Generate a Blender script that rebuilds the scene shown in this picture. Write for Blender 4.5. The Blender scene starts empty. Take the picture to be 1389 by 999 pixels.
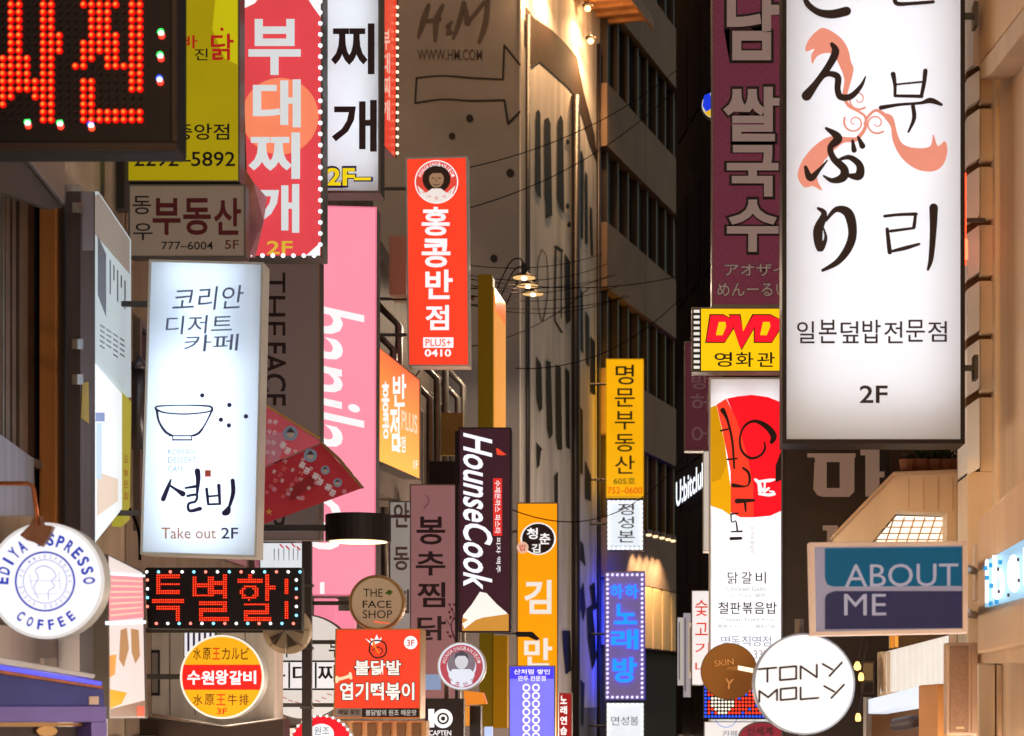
import bpy, bmesh, math, random
from mathutils import Vector, Matrix
from mathutils.geometry import tessellate_polygon
random.seed(7)
sc = bpy.context.scene
COL = sc.collection
# ------------------------------------------------------------------ camera
F, CX, CY, EYE = 2590.0, 900.0, 960.0, 2.5
cam = bpy.data.cameras.new('camera'); co = bpy.data.objects.new('camera', cam); COL.objects.link(co)
co.location = (0, 0, EYE); co.rotation_euler = (math.pi / 2, 0, 0)
cam.sensor_width = 36; cam.lens = 36 * F / 1389
cam.shift_x = (694.5 - CX) / 1389; cam.shift_y = (CY - 499.5) / 1389
cam.clip_start = 0.5; cam.clip_end = 3000
sc.camera = co
cam.dof.use_dof = True; cam.dof.focus_distance = 19; cam.dof.aperture_fstop = 3.0
# ------------------------------------------------------------------ sky, soft sun added as street glow, exposure
w = bpy.data.worlds.new('World'); sc.world = w; w.use_nodes = True
nt = w.node_tree; bg = nt.nodes['Background']
sky = nt.nodes.new('ShaderNodeTexSky'); sky.sky_type = 'NISHITA'; sky.sun_disc = False
sky.sun_elevation = math.radians(3); sky.sun_rotation = math.radians(205)
nt.links.new(sky.outputs[0], bg.inputs[0]); bg.inputs[1].default_value = 0.15
sun = bpy.data.lights.new('sun', 'SUN'); sun.energy = 0.5; sun.angle = math.radians(120); sun.color = (1, .87, .76)
so = bpy.data.objects.new('sun', sun); COL.objects.link(so)
so.rotation_euler = (math.radians(80), 0, math.radians(25))
sc.view_settings.view_transform = 'Standard'; sc.view_settings.look = 'None'
sc.view_settings.exposure = 0.98; sc.view_settings.gamma = 1.0
# ------------------------------------------------------------------ helpers
def lin(h):
    h = h.lstrip('#'); v = [int(h[i:i+2], 16) / 255 for i in (0, 2, 4)]
    return [c / 12.92 if c <= .04045 else ((c + .055) / 1.055) ** 2.4 for c in v] + [1]
MATS = {}
LS = .515      # sign brightness against exposure
def mat(name, col, rough=.6, metal=0, emit=0, ecol=None, var=.12, scale=3.0, bump=.0, streak=False, trans=0):
    if name in MATS: return MATS[name]
    m = bpy.data.materials.new(name); m.use_nodes = True
    n = m.node_tree; p = n.nodes['Principled BSDF']
    c = lin(col)
    tc = n.nodes.new('ShaderNodeNewGeometry')
    noi = n.nodes.new('ShaderNodeTexNoise'); noi.inputs['Scale'].default_value = scale; noi.inputs['Detail'].default_value = 6
    mp = n.nodes.new('ShaderNodeMapping'); n.links.new(tc.outputs['Position'], mp.inputs[0])
    if streak: mp.inputs['Scale'].default_value = (2.5, 2.5, .18)
    n.links.new(mp.outputs[0], noi.inputs['Vector'])
    r = n.nodes.new('ShaderNodeValToRGB')
    r.color_ramp.elements[0].position = .3; r.color_ramp.elements[1].position = .7
    r.color_ramp.elements[0].color = [x * (1 - var) for x in c[:3]] + [1]
    r.color_ramp.elements[1].color = [min(1, x * (1 + var * .6)) for x in c[:3]] + [1]
    n.links.new(noi.outputs['Fac'], r.inputs[0]); n.links.new(r.outputs[0], p.inputs['Base Color'])
    p.inputs['Specular IOR Level'].default_value = 0 if name.startswith('tower') else .4 if metal or rough < .2 else (.06 if emit else .2); p.inputs['Roughness'].default_value = rough; p.inputs['Metallic'].default_value = metal
    if bump:
        n2 = n.nodes.new('ShaderNodeTexNoise'); n2.inputs['Scale'].default_value = 40; n2.inputs['Detail'].default_value = 5
        n.links.new(tc.outputs['Position'], n2.inputs['Vector'])
        b = n.nodes.new('ShaderNodeBump'); b.inputs['Strength'].default_value = bump; b.inputs['Distance'].default_value = .01
        n.links.new(n2.outputs['Fac'], b.inputs['Height']); n.links.new(b.outputs[0], p.inputs['Normal'])
    if emit:
        e = lin(ecol or col)
        r2 = n.nodes.new('ShaderNodeValToRGB')
        r2.color_ramp.elements[0].position = .3; r2.color_ramp.elements[1].position = .7
        r2.color_ramp.elements[0].color = [x * .93 for x in e[:3]] + [1]; r2.color_ramp.elements[1].color = e
        n.links.new(noi.outputs['Fac'], r2.inputs[0]); n.links.new(r2.outputs[0], p.inputs['Emission Color'])
        p.inputs['Emission Strength'].default_value = emit * LS
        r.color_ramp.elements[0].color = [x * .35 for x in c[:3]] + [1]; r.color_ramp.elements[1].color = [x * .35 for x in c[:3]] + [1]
    MATS[name] = m; return m
def lit(col, s=1.0, rough=.35): return mat('lit_%s_%g' % (col, s), col, rough, 0, s)
def opal(name, col):
    """backlit opal acrylic: light from the tubes inside passes through it"""
    if name in MATS: return MATS[name]
    m = bpy.data.materials.new(name); m.use_nodes = True; n = m.node_tree
    out = n.nodes['Material Output']; n.nodes.remove(n.nodes['Principled BSDF'])
    t = n.nodes.new('ShaderNodeBsdfTranslucent'); t.inputs[0].default_value = lin(col)
    d = n.nodes.new('ShaderNodeBsdfDiffuse'); d.inputs[0].default_value = lin(col)
    a = n.nodes.new('ShaderNodeMixShader'); a.inputs[0].default_value = .35
    n.links.new(t.outputs[0], a.inputs[1]); n.links.new(d.outputs[0], a.inputs[2])
    g = n.nodes.new('ShaderNodeBsdfGlossy'); g.inputs['Roughness'].default_value = .15
    b = n.nodes.new('ShaderNodeMixShader'); b.inputs[0].default_value = .03
    n.links.new(a.outputs[0], b.inputs[1]); n.links.new(g.outputs[0], b.inputs[2]); n.links.new(b.outputs[0], out.inputs[0])
    MATS[name] = m; return m
def pt(px, py, d): return Vector(((px - CX) / F * d, d, EYE + (CY - py) / F * d))
class Pl:
    """a vertical plane: frontal at depth da, or through two (pixel column, depth) pairs"""
    def __init__(s, pa, da=None, pb=None, db=None):
        if da is None: s.o = Vector((0, pa, 0)); s.u = Vector((1, 0, 0))
        else:
            A = pt(pa, CY, da); B = pt(pb, CY, db); s.o = A; s.u = (B - A); s.u.z = 0; s.u.normalize()
        s.n = Vector((s.u.y, -s.u.x, 0))
        if s.n.dot(s.o - Vector((0, 0, 0))) > 0: pass
    def at(s, px, py, off=0):
        r = Vector(((px - CX) / F, 1, (CY - py) / F)); c = Vector((0, 0, EYE))
        t = s.n.dot(s.o + s.n * off - c) / s.n.dot(r)
        return c + r * t
ORG = {}
def link(o, parent=None, origin=None):
    COL.objects.link(o)
    if parent is not None:
        o.parent = parent; ORG[o.name] = ORG[parent.name]
    else:
        o.location = origin if origin is not None else (0, 0, 0); ORG[o.name] = Vector(o.location)
    return o
def thing(name, label, cat, origin, group=None):
    o = bpy.data.objects.new(name, None); o.empty_display_size = .1
    link(o, None, origin); o['label'] = label; o['category'] = cat
    if group: o['group'] = group
    return o
class MB:
    def __init__(s): s.v = []; s.f = []; s.mi = []; s.cur = 0
    def add(s, vs, fs):
        k = len(s.v); s.v += [Vector(x) for x in vs]; s.f += [tuple(i + k for i in f) for f in fs]; s.mi += [s.cur] * len(fs); return s
    def box(s, x0, y0, z0, x1, y1, z1):
        vs = [(x, y, z) for z in (z0, z1) for y in (y0, y1) for x in (x0, x1)]
        return s.add(vs, [(0, 2, 3, 1), (4, 5, 7, 6), (0, 1, 5, 4), (2, 6, 7, 3), (0, 4, 6, 2), (1, 3, 7, 5)])
    def slab(s, pts, n, t):
        """polygon given at its front face (world points), extruded back along -n by t"""
        k = len(pts); b = [p - n * t for p in pts]
        tris = tessellate_polygon([pts])
        fs = [tuple(x) for x in tris] + [tuple(i + k for i in reversed(x)) for x in tris]
        fs += [(i, (i + 1) % k, (i + 1) % k + k, i + k) for i in range(k)]
        return s.add(list(pts) + b, fs)
    def flat(s, pts):
        return s.add(pts, [tuple(x) for x in tessellate_polygon([pts])])
    def tube(s, pts, r, n=6, cap=True):
        rs = r if isinstance(r, (list, tuple)) else [r] * len(pts)
        vs = []; fs = []
        for i, p in enumerate(pts):
            a = pts[max(0, i - 1)]; b = pts[min(len(pts) - 1, i + 1)]; d = (Vector(b) - Vector(a)).normalized()
            up = Vector((0, 0, 1)) if abs(d.z) < .95 else Vector((1, 0, 0))
            x = d.cross(up).normalized(); y = d.cross(x)
            for j in range(n):
                q = 2 * math.pi * j / n; vs.append(Vector(p) + (x * math.cos(q) + y * math.sin(q)) * rs[i])
        for i in range(len(pts) - 1):
            for j in range(n):
                fs.append((i * n + j, i * n + (j + 1) % n, (i + 1) * n + (j + 1) % n, (i + 1) * n + j))
        if cap: fs += [tuple(range(n - 1, -1, -1)), tuple(range((len(pts) - 1) * n, len(pts) * n))]
        return s.add(vs, fs)
    def lathe(s, c, prof, axis='z', n=24):
        """prof: (radius, height) pairs round a vertical (z) or viewing (y) axis"""
        vs = []; fs = []; c = Vector(c)
        for r, h in prof:
            for j in range(n):
                q = 2 * math.pi * j / n
                vs.append(c + (Vector((r * math.cos(q), r * math.sin(q), h)) if axis == 'z' else Vector((r * math.cos(q), -h, r * math.sin(q)))))
        for i in range(len(prof) - 1):
            for j in range(n): fs.append((i * n + j, i * n + (j + 1) % n, (i + 1) * n + (j + 1) % n, (i + 1) * n + j))
        if prof[0][0] > 0: fs.append(tuple(range(n - 1, -1, -1)))
        if prof[-1][0] > 0: fs.append(tuple(range((len(prof) - 1) * n, len(prof) * n)))
        return s.add(vs, fs)
    def build(s, name, m, parent=None, origin=None, kind=None, bevel=0, smooth=False, recalc=True):
        og = ORG[parent.name] if parent is not None else Vector(origin if origin is not None else (0, 0, 0))
        me = bpy.data.meshes.new(name); me.from_pydata([v - og for v in s.v], [], s.f)
        ms = m if isinstance(m, (list, tuple)) else [m]
        for x in ms: me.materials.append(x)
        if len(ms) > 1: me.polygons.foreach_set('material_index', s.mi)
        if recalc:
            b = bmesh.new(); b.from_mesh(me); bmesh.ops.recalc_face_normals(b, faces=b.faces); b.to_mesh(me); b.free()
        if smooth: me.polygons.foreach_set('use_smooth', [True] * len(me.polygons))
        o = bpy.data.objects.new(name, me); link(o, parent, og)
        if kind: o['kind'] = kind
        if bevel:
            bv = o.modifiers.new('bevel', 'BEVEL'); bv.width = bevel; bv.segments = 2; bv.limit_method = 'ANGLE'
        return o
def R(x0, y0, x1, y1): return [(x0, y0), (x1, y0), (x1, y1), (x0, y1)]
def slab(name, poly, pl, m, parent=None, off=0, t=.01, **k):
    """polygon in photo pixels laid on plane pl"""
    return MB().slab([pl.at(x, y, off) for x, y in poly], pl.n, t).build(name, m, parent, **k)
def disc_pts(cx, cy, r, n=40, ry=None): return [(cx + r * math.cos(2 * math.pi * i / n), cy + (ry or r) * math.sin(2 * math.pi * i / n)) for i in range(n)]
def ring(name, cx, cy, r0, r1, pl, m, parent, off=0, t=.004, n=44):
    b = MB(); a = [pl.at(x, y, off) for x, y in disc_pts(cx, cy, r0, n)]; c = [pl.at(x, y, off) for x, y in disc_pts(cx, cy, r1, n)]
    for i in range(n):
        j = (i + 1) % n; b.slab([a[i], a[j], c[j], c[i]], pl.n, t)
    return b.build(name, m, parent)
# --- lettering: Blender's own built-in font, turned into flat or raised mesh
GL = {}; ASP = {}
TS = bpy.data.scenes.new('lettering_workshop')
def glyph(s, bold=0, res=3, ext=0):
    k = (s, bold, ext)
    if k in GL: return GL[k]
    c = bpy.data.curves.new('lettering', 'FONT'); c.body = s; c.offset = bold * .5; c.resolution_u = res; c.extrude = ext
    c.space_line = .95
    o = bpy.data.objects.new('lettering', c); TS.collection.objects.link(o)
    TS.view_layers[0].update()
    me = bpy.data.meshes.new_from_object(o.evaluated_get(TS.view_layers[0].depsgraph))
    vs = [v.co.copy() for v in me.vertices]; fs = [tuple(p.vertices) for p in me.polygons]
    bpy.data.objects.remove(o); bpy.data.meshes.remove(me); bpy.data.curves.remove(c)
    x0 = min(v.x for v in vs); x1 = max(v.x for v in vs); y0 = min(v.y for v in vs); y1 = max(v.y for v in vs)
    vs = [((v.x - x0) / (x1 - x0), (v.y - y0) / max(1e-6, y1 - y0), v.z / (2 * ext) + .5 if ext else 0) for v in vs]
    ASP[k] = (x1 - x0) / max(1e-6, y1 - y0)
    GL[k] = (vs, fs); return GL[k]
def text(s, r, pl, m, parent, bold=0, off=.008, depth=0, rot=0, shear=0, name='lettering', tilt=0):
    """fit the ink of s to the pixel rectangle r; rot 1 = turned clockwise"""
    vs, fs = glyph(s, bold, ext=.5 if depth else 0); x0, y0, x1, y1 = r
    out = []
    for u, v, z in vs:
        if rot: px = x0 + (v - shear * u * 0) * (x1 - x0); py = y0 + u * (y1 - y0) + shear * (v - .5) * (x1 - x0)
        else: px = x0 + u * (x1 - x0) + shear * v * (y1 - y0); py = y1 - v * (y1 - y0) + tilt * (u - .5) * (x1 - x0)
        out.append(pl.at(px, py, off + z * depth))
    return MB().add(out, fs).build(name, m, parent, recalc=False)
def glyph_at(s, cx, cy, wpx, hpx, ang, pl, m, parent, bold=0, off=.008, name='letter'):
    vs, fs = glyph(s, bold); wpx *= min(1, ASP[(s, bold, 0)] / .55) if ord(s[0]) < 128 and len(s) == 1 else 1; ca, sa = math.cos(ang), math.sin(ang); out = []
    for u, v, z in vs:
        x = (u - .5) * wpx; y = -(v - .5) * hpx
        out.append(pl.at(cx + x * ca - y * sa, cy + x * sa + y * ca, off))
    return MB().add(out, fs).build(name, m, parent, recalc=False)
def smooth_pts(p, n=7):
    if len(p) < 3: return [tuple(a + (b - a) * i / 3 for a, b in zip(p[0], p[1])) for i in range(4)]
    q = [p[0]] + list(p) + [p[-1]]; out = []
    for i in range(1, len(q) - 2):
        for k in range(n):
            t = k / n; out.append(tuple(.5 * ((2 * b) + (c - a) * t + (2 * a - 5 * b + 4 * c - d) * t * t + (3 * b - a - 3 * c + d) * t ** 3)
                                        for a, b, c, d in zip(q[i - 1], q[i], q[i + 1], q[i + 2])))
    out.append(p[-1]); return out
class Brush:
    """painted strokes of varying width, lying on a plane"""
    def __init__(s, pl, off=.008): s.pl = pl; s.off = off; s.b = MB(); s.k = 0
    def go(s, pts, w=None, smooth=True, tf=None):
        p = [(q[0], q[1], (q[2] if len(q) > 2 else w)) for q in pts]
        if tf: p = [(tf[0] + q[0] / tf[2], tf[1] + q[1] / tf[2], q[2] / tf[2]) for q in p]
        if smooth: p = smooth_pts(p)
        s.k += 1; off = s.off + .0008 * (s.k % 9); L = []
        for i, q in enumerate(p):
            a = p[max(0, i - 1)]; c = p[min(len(p) - 1, i + 1)]
            dx, dy = c[0] - a[0], c[1] - a[1]; l = math.hypot(dx, dy) or 1; nx, ny = -dy / l, dx / l; h = max(.1, q[2]) / 2
            o = off + .0004 * i / len(p)
            L.append((s.pl.at(q[0] + nx * h, q[1] + ny * h, o), s.pl.at(q[0] - nx * h, q[1] - ny * h, o)))
        vs = [v for x in L for v in x]
        s.b.add(vs, [(2 * i, 2 * i + 1, 2 * i + 3, 2 * i + 2) for i in range(len(L) - 1)])
        for q in (p[0], p[-1]):
            c = [s.pl.at(x, y, off + .0003) for x, y in disc_pts(q[0], q[1], max(.1, q[2]) / 2, 10)]
            s.b.flat(c)
        return s
    def blob(s, poly, tf=None, round_=False):
        if round_:
            p = list(poly); n = len(p); q = smooth_pts([p[-1]] + p + [p[0], p[1]], 4); poly = q[4:4 * (n + 1)]
        if tf: poly = [(tf[0] + x / tf[2], tf[1] + y / tf[2]) for x, y in poly]
        s.k += 1; s.b.flat([s.pl.at(x, y, s.off + .0008 * (s.k % 9)) for x, y in poly]); return s
    def build(s, name, m, parent): return s.b.build(name, m, parent, recalc=False)
    def split(s, name, m, parent):
        """each painted piece as a part of its own"""
        n = len(s.b.v); par = list(range(n))
        def fd(i):
            while par[i] != i: par[i] = par[par[i]]; i = par[i]
            return i
        for f in s.b.f:
            for i in f[1:]: par[fd(i)] = fd(f[0])
        g = {}
        for f in s.b.f: g.setdefault(fd(f[0]), []).append(f)
        L = []
        for fs in g.values():
            vs = [s.b.v[i] for f in fs for i in f]; us = [v.dot(s.pl.u) for v in vs]; zs = [v.z for v in vs]
            L.append([fs, min(us), max(us), min(zs), max(zs)])
        go = True
        while go:                                   # strokes whose extents overlap belong to one character
            go = False
            for i in range(len(L)):
                for j in range(i + 1, len(L)):
                    A, B_ = L[i], L[j]
                    if A[1] < B_[2] and B_[1] < A[2] and A[3] < B_[4] and B_[3] < A[4]:
                        L[i] = [A[0] + B_[0], min(A[1], B_[1]), max(A[2], B_[2]), min(A[3], B_[3]), max(A[4], B_[4])]; L.pop(j); go = True; break
                if go: break
        for fs, *_ in L:
            ids = sorted({i for f in fs for i in f}); mp = {i: k for k, i in enumerate(ids)}
            MB().add([s.b.v[i] for i in ids], [tuple(mp[i] for i in f) for f in fs]).build(name, m, parent, recalc=False)
# --- common materials
METAL = mat('sign_casing_grey', '#5b5550', .45, .5, var=.2)
DARKM = mat('sign_casing_dark', '#1f1b1c', .6, 0, var=.2)
WHITEM = mat('sign_casing_white', '#b9b4ae', .5, 0, var=.1)
STEEL = mat('bracket_steel', '#4a4542', .4, .8, var=.25)
BLACK = mat('ink_black', '#1a1517', .55, var=.05)
INK = mat('ink_brown_black', '#2e2226', .5, var=.1)
WHT = lit('#f6f4f6', 1.0)
def bracket(parent, x, z, y, wall, n=2, dz=1.0):
    for i in range(n):
        b = MB(); zz = z - i * dz; b.box(min(x, wall), y - .02, zz - .02, max(x, wall), y + .02, zz + .02)
        b.box(wall - .015, y - .07, zz - .09, wall + .015, y + .07, zz + .09); b.build('bracket', STEEL, parent)
def sign(name, label, quad, pl, thick=.18, case=None, face=None, inset=3, group=None, arm=None, back=True, frame=None, cat='sign', proud=.012):
    """a box sign: case, face panel, frame rim, rear face and wall brackets"""
    if len(quad) == 4 and not isinstance(quad[0], tuple): quad = R(*quad)
    case = case or METAL; frame = frame or case
    cx = sum(q[0] for q in quad) / 4; by = max(q[1] for q in quad)
    t = thing(name, label, cat, pl.at(cx, by, -thick / 2), group)
    slab('case', quad, pl, case, t, 0, thick, bevel=.006)
    (ax, ay), (bx, by_), (c_x, cy_), (dx, dy) = quad
    ins = [(ax + inset, ay + inset), (bx - inset, by_ + inset), (c_x - inset, cy_ - inset), (dx + inset, dy - inset)]
    slab('face_panel', ins, pl, face, t, .004, .003)
    b = MB()
    for i in range(4):
        j = (i + 1) % 4; b.slab([pl.at(*quad[i], proud), pl.at(*quad[j], proud), pl.at(*ins[j], proud), pl.at(*ins[i], proud)], pl.n, proud - .001)
    b.build('frame', frame, t)
    if back: slab('rear_panel', ins, pl, face, t, -thick - .002, .003)
    if arm is not None:
        X = pl.at(quad[0][0] if arm < 0 else quad[1][0], cy_).x; p0 = pl.at(cx, quad[0][1], -thick / 2); p1 = pl.at(cx, quad[3][1], -thick / 2)
        h = p0.z - p1.z; bracket(t, X, p0.z - h * .15, p0.y, arm, 2, h * .7)
    return t
def bulbs(parent, pts, pl, r, m, off=.02, name='bulb'):
    me = None
    for x, y in pts:
        c = pl.at(x, y, off)
        if me is None:
            bm = bmesh.new(); bmesh.ops.create_icosphere(bm, subdivisions=1, radius=r); me = bpy.data.meshes.new(name); bm.to_mesh(me); bm.free(); me.materials.append(m)
        o = bpy.data.objects.new(name, me); link(o, parent); o.location = c - ORG[parent.name]
def edge_pts(x0, y0, x1, y1, p):
    out = []; n = max(1, round((x1 - x0) / p)); m_ = max(1, round((y1 - y0) / p))
    out += [(x0 + (x1 - x0) * i / n, y0) for i in range(n + 1)] + [(x0 + (x1 - x0) * i / n, y1) for i in range(n + 1)]
    out += [(x0, y0 + (y1 - y0) * i / m_) for i in range(1, m_)] + [(x1, y0 + (y1 - y0) * i / m_) for i in range(1, m_)]
    return out
WL, WR = -4.5, 2.45       # street walls left and right
# ================================================================== GROUND
gm = mat('paving_asphalt', '#3c3a3a', .7, var=.3, scale=1.2, bump=.3)
MB().add([(-400, -100, 0), (400, -100, 0), (400, 900, 0), (-400, 900, 0)], [(0, 1, 2, 3)]).build('ground', gm, kind='structure')
pv = mat('pavement_stone', '#6f6862', .65, var=.2, scale=2.5, bump=.2)
MB().box(-4.5, 2, .001, -3.6, 39, .12).build('pavement', pv, kind='structure', bevel=.01)
MB().box(1.7, 2, .001, 2.45, 29, .12).build('pavement', pv, kind='structure', bevel=.01)
# ================================================================== LEFT BUILDINGS
brownw = mat('stucco_brown', '#8c7766', .85, var=.25, scale=1.5, bump=.3, streak=True)
beigew = mat('stucco_beige', '#a8927e', .85, var=.2, scale=1.5, bump=.3, streak=True)
darkw = mat('wall_dark', '#4a4039', .8, var=.35, scale=1.5, bump=.3, streak=True)
dglass = mat('window_glass_dark', '#101116', .15, 0, var=.3)
alu = mat('aluminium_frame', '#7b716a', .35, .7, var=.2)
def facade(name, label, y0, y1, x, depth, h, m, rows, pitch=1.7, side=-1):
    """a street building whose wall faces the road (x constant) with recessed windows"""
    t = thing(name, label, 'building', (x + side * depth / 2, (y0 + y1) / 2, 0))
    a, b = (x - depth, x) if side < 0 else (x, x + depth)
    MB().box(a, y0, 0, b, y1, h).build('wall', m, t, bevel=.01)
    n = max(1, int((y1 - y0 - .4) / pitch)); g = (y1 - y0) / n
    MB().box(a - .05, y0 - .02, h, b + .05, y1 - .02, h + .25).build('parapet', m, t)
    for (z0, z1) in rows:
        for i in range(n):
            ya = y0 + g * i + .2; yb = y0 + g * (i + 1) - .2
            f = MB(); s = -side; e0, e1 = sorted((x, x + s * .06))
            for q in ((ya, z0, ya + .06, z1), (yb - .06, z0, yb, z1), (ya + .06, z0, yb - .06, z0 + .06), (ya + .06, z1 - .06, yb - .06, z1), ((ya + yb) / 2 - .025, z0 + .06, (ya + yb) / 2 + .025, z1 - .06)):
                f.box(e0, q[0], q[1], e1, q[2], q[3])
            w_ = f.build('window', alu, t)
            e0, e1 = sorted((x, x + s * .02)); MB().box(e0, ya + .061, z0 + .061, e1, yb - .061, z1 - .061).build('pane', dglass, w_)
    return t
facade('shop_building', 'weathered beige low building at the left edge with rust-edged pilasters and dark window frames', 6, 15.95, WL, 5, 14.5, beigew, [(4.2, 6.2), (7.6, 9.4), (10.6, 12.4)], 2.4)
facade('shop_building', 'brown wall building behind the pale blue dessert cafe sign', 16.0, 22.8, WL, 5, 15, brownw, [(4.0, 5.8), (7.2, 9), (10.2, 12)], 1.7)
facade('shop_building', 'dark shaded building behind the tall pink sign', 22.85, 29.6, WL, 5, 13.6, darkw, [(4.2, 6), (7.2, 9)], 1.7)
t = facade('shop_building', 'low dark building with metal ducts under the red Chinese restaurant sign', 29.65, 38.5, WL, 6, 9.6, darkw, [(3.6, 5.2), (6.4, 8)], 2.2)
duct = mat('duct_metal', '#5d554e', .4, .7, var=.3)
for i, (px, d) in enumerate(((583, 31.5), (593, 32), (604, 33), (612, 33.5), (621, 34), (628, 35), (522, 29.2), (534, 29.4), (541, 29.5))):
    p = pt(px, 0, d); MB().tube([(p.x, d, 3), (p.x, d, 7.6 + (i % 3) * .4), (p.x - .4, d, 8.0 + (i % 3) * .4)], .06, 8).build('duct', duct, t, smooth=True)
pl = Pl(31.0)
slab('plant_box', R(528, 320, 551, 400), Pl(29.0), beigew, t, 0, .6)
slab('louvre', R(590, 560, 628, 618), Pl(32.5), mat('louvre_ochre', '#7a6234', .6), t, 0, .1)
slab('fascia', R(582, 626, 634, 662), Pl(30.5), mat('fascia_black', '#171213', .5), t, 0, .5)
# grey soffit below the orange slanted sign
sp = Pl(511, 25.0, 572, 28.6)
o = slab('canopy', [(511, 628), (572, 653), (572, 690), (511, 668)], sp, mat('canopy_grey', '#7a6f68', .6), None, -.15, .6, origin=sp.at(540, 690))
o['label'] = 'grey box canopy under the slanted orange sign'; o['category'] = 'canopy'
# near-left facade details, on the wall line
t = thing('window_bay', 'tall dark window bay with bronze frames behind the red LED board', 'window bay', (-4.4, 13.4, 3))
P1 = Pl(0, 12.9, 60, 13.9)
bronze = mat('frame_bronze', '#5f4a3a', .5, .2, var=.3)
slab('jamb', R(-60, 205, 8, 640), P1, mat('jamb_pale', '#a79a92', .5, .1), t, .02, .1)
for a, b in ((8, 14), (17, 22), (27, 38)): slab('mullion', [(a, 262), (b, 268), (b, 605 + b * .6), (a, 605 + a * .6)], P1, bronze, t, .05, .1, bevel=.004)
slab('pane', R(14, 262, 27, 610), P1, dglass, t, -.0, .02)
slab('recess', R(38, 255, 82, 700), P1, mat('recess_dark', '#1a1412', .6), t, .01, .05)
slab('jamb', R(62, 255, 80, 700), P1, mat('jamb_olive', '#463c33', .6), t, .03, .05)
slab('spandrel', [(-60, 560), (2, 590), (46, 622), (48, 700), (-60, 700)], P1, mat('spandrel_grey', '#8d8892', .45, .4, var=.25, streak=True), t, .09, .1, bevel=.005)
# the hood above it
t = thing('hood', 'grey steel wedge hood under the corner of the red LED board', 'hood', (-4.2, 13, 5.5))
Q = Pl(-30, 12.2, 88, 13.9)
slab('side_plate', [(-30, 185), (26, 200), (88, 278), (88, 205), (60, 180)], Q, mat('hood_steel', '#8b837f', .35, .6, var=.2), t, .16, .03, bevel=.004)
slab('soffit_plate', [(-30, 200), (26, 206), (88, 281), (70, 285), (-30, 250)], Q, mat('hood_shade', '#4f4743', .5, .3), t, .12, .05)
# pilasters and pipe
t = thing('pilaster', 'pale plaster pilaster with rusty orange edge on the near left building', 'pilaster', (-4.45, 14.6, 0))
P2 = Pl(78, 14.1, 128, 15.1)
slab('edge_strip', R(76, 250, 88, 740), P2, mat('rust_plaster', '#a8672f', .7, var=.35, scale=2, streak=True), t, .12, .12, bevel=.006)  # orange light on the edge put into the plaster colour
slab('plaster_face', R(88, 250, 110, 740), P2, mat('plaster_pinkgrey', '#a8948a', .8, var=.2, streak=True, bump=.3), t, .1, .1, bevel=.006)
# white side sign and lit panels
t = thing('side_signboard', 'pale weathered side signboard facing the street, cut by a steel edge post', 'sign', (-4.3, 14.8, 6))
P3 = Pl(110, 13.9, 178, 15.6)
slab('post', R(109, 260, 129, 755), P3, mat('post_brown', '#4d3f3e', .7, 0, var=.3, streak=True), t, .05, .1, bevel=.006)
slab('edge_plate', R(112, 260, 127, 340), P3, mat('post_steel', '#77727c', .5, .3), t, .06, .01)
for y in (275, 460, 508): slab('hinge', R(105, y, 113, y + 14), P3, alu, t, .08, .04, bevel=.004)
slab('rust_patch', [(112, 520), (120, 518), (121, 575), (110, 567)], P3, mat('rust_yellow', '#a8923a', .7, var=.3), t, .056, .003)
slab('upper_panel', [(128, 262), (134, 260), (178, 325), (178, 540), (128, 486)], P3, lit('#bccad0', .78), t, .05, .1, bevel=.006)
slab('blue_print', [(133, 320), (144, 345), (144, 430), (133, 400)], P3, mat('print_greyblue', '#7a8496', .5), t, .053, .002)
for i in range(5): slab('print_line', [(149 + i * 5, 352 + i * 7), (150.5 + i * 5, 354 + i * 7), (150.5 + i * 5, 400 + i * 5 - (i % 2) * 24), (149 + i * 5, 399 + i * 5 - (i % 2) * 24)], P3, mat('print_greyblue', '#7a8496', .5), t, .053, .002)
slab('lower_panel', [(128, 492), (166, 535), (166, 690), (126, 740)], P3, lit('#eaf0f3', .95), t, .04, .08)
slab('poster_strip', [(166, 533), (178, 545), (176, 705), (166, 715)], P3, lit('#b5aa3a', .7), t, .043, .08)
for i, y in enumerate((618, 636, 652, 668)): text('오늘은집'[i], (168, y, 174, y + 10), P3, lit('#a03a2c', .5), t, .01, .05)
for i in range(4):
    for j in range(5 - i % 2): slab('print_line', [(136 + i * 9, 440 + j * 7 + i * 6), (142 + i * 9, 444 + j * 7 + i * 6), (142 + i * 9, 446 + j * 7 + i * 6), (136 + i * 9, 442 + j * 7 + i * 6)], P3, mat('print_greyblue', '#7a8496'), t, .053, .002)
slab('warm_band', [(129, 266), (134, 263), (176, 326), (176, 372), (129, 318)], P3, lit('#a89c92', .55), t, .0515, .001)
slab('lower_shadow_print', [(132, 640), (160, 650), (160, 680), (132, 700)], P3, lit('#e6d2c0', .85), t, .0425, .002)  # tan patch low on the lit panel
slab('blue_print', R(130, 560, 142, 572), P3, lit('#8aa0d0', .7), t, .043, .002); slab('blue_print', R(131, 574, 138, 650), P3, lit('#c4dbee', .9), t, .043, .002)
# cylinder lamp-like vent beside the dessert sign
t = thing('vent_cap', 'grey metal flue on the brown wall between side signboard and dessert sign', 'flue', pt(188, 610, 15.9))
p = pt(188, 610, 15.9); MB().lathe((p.x, 15.9, 0), [(.055, p.z), (.055, p.z + .66)], n=16).build('pipe', mat('vent_zinc', '#6e6a70', .3, .8), t, smooth=True)
MB().lathe((p.x, 15.9, 0), [(.075, p.z + .66), (.075, p.z + .7), (.02, p.z + .78)], n=16).build('cap', mat('vent_zinc', '#6e6a70', .3, .8), t, smooth=True)
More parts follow.
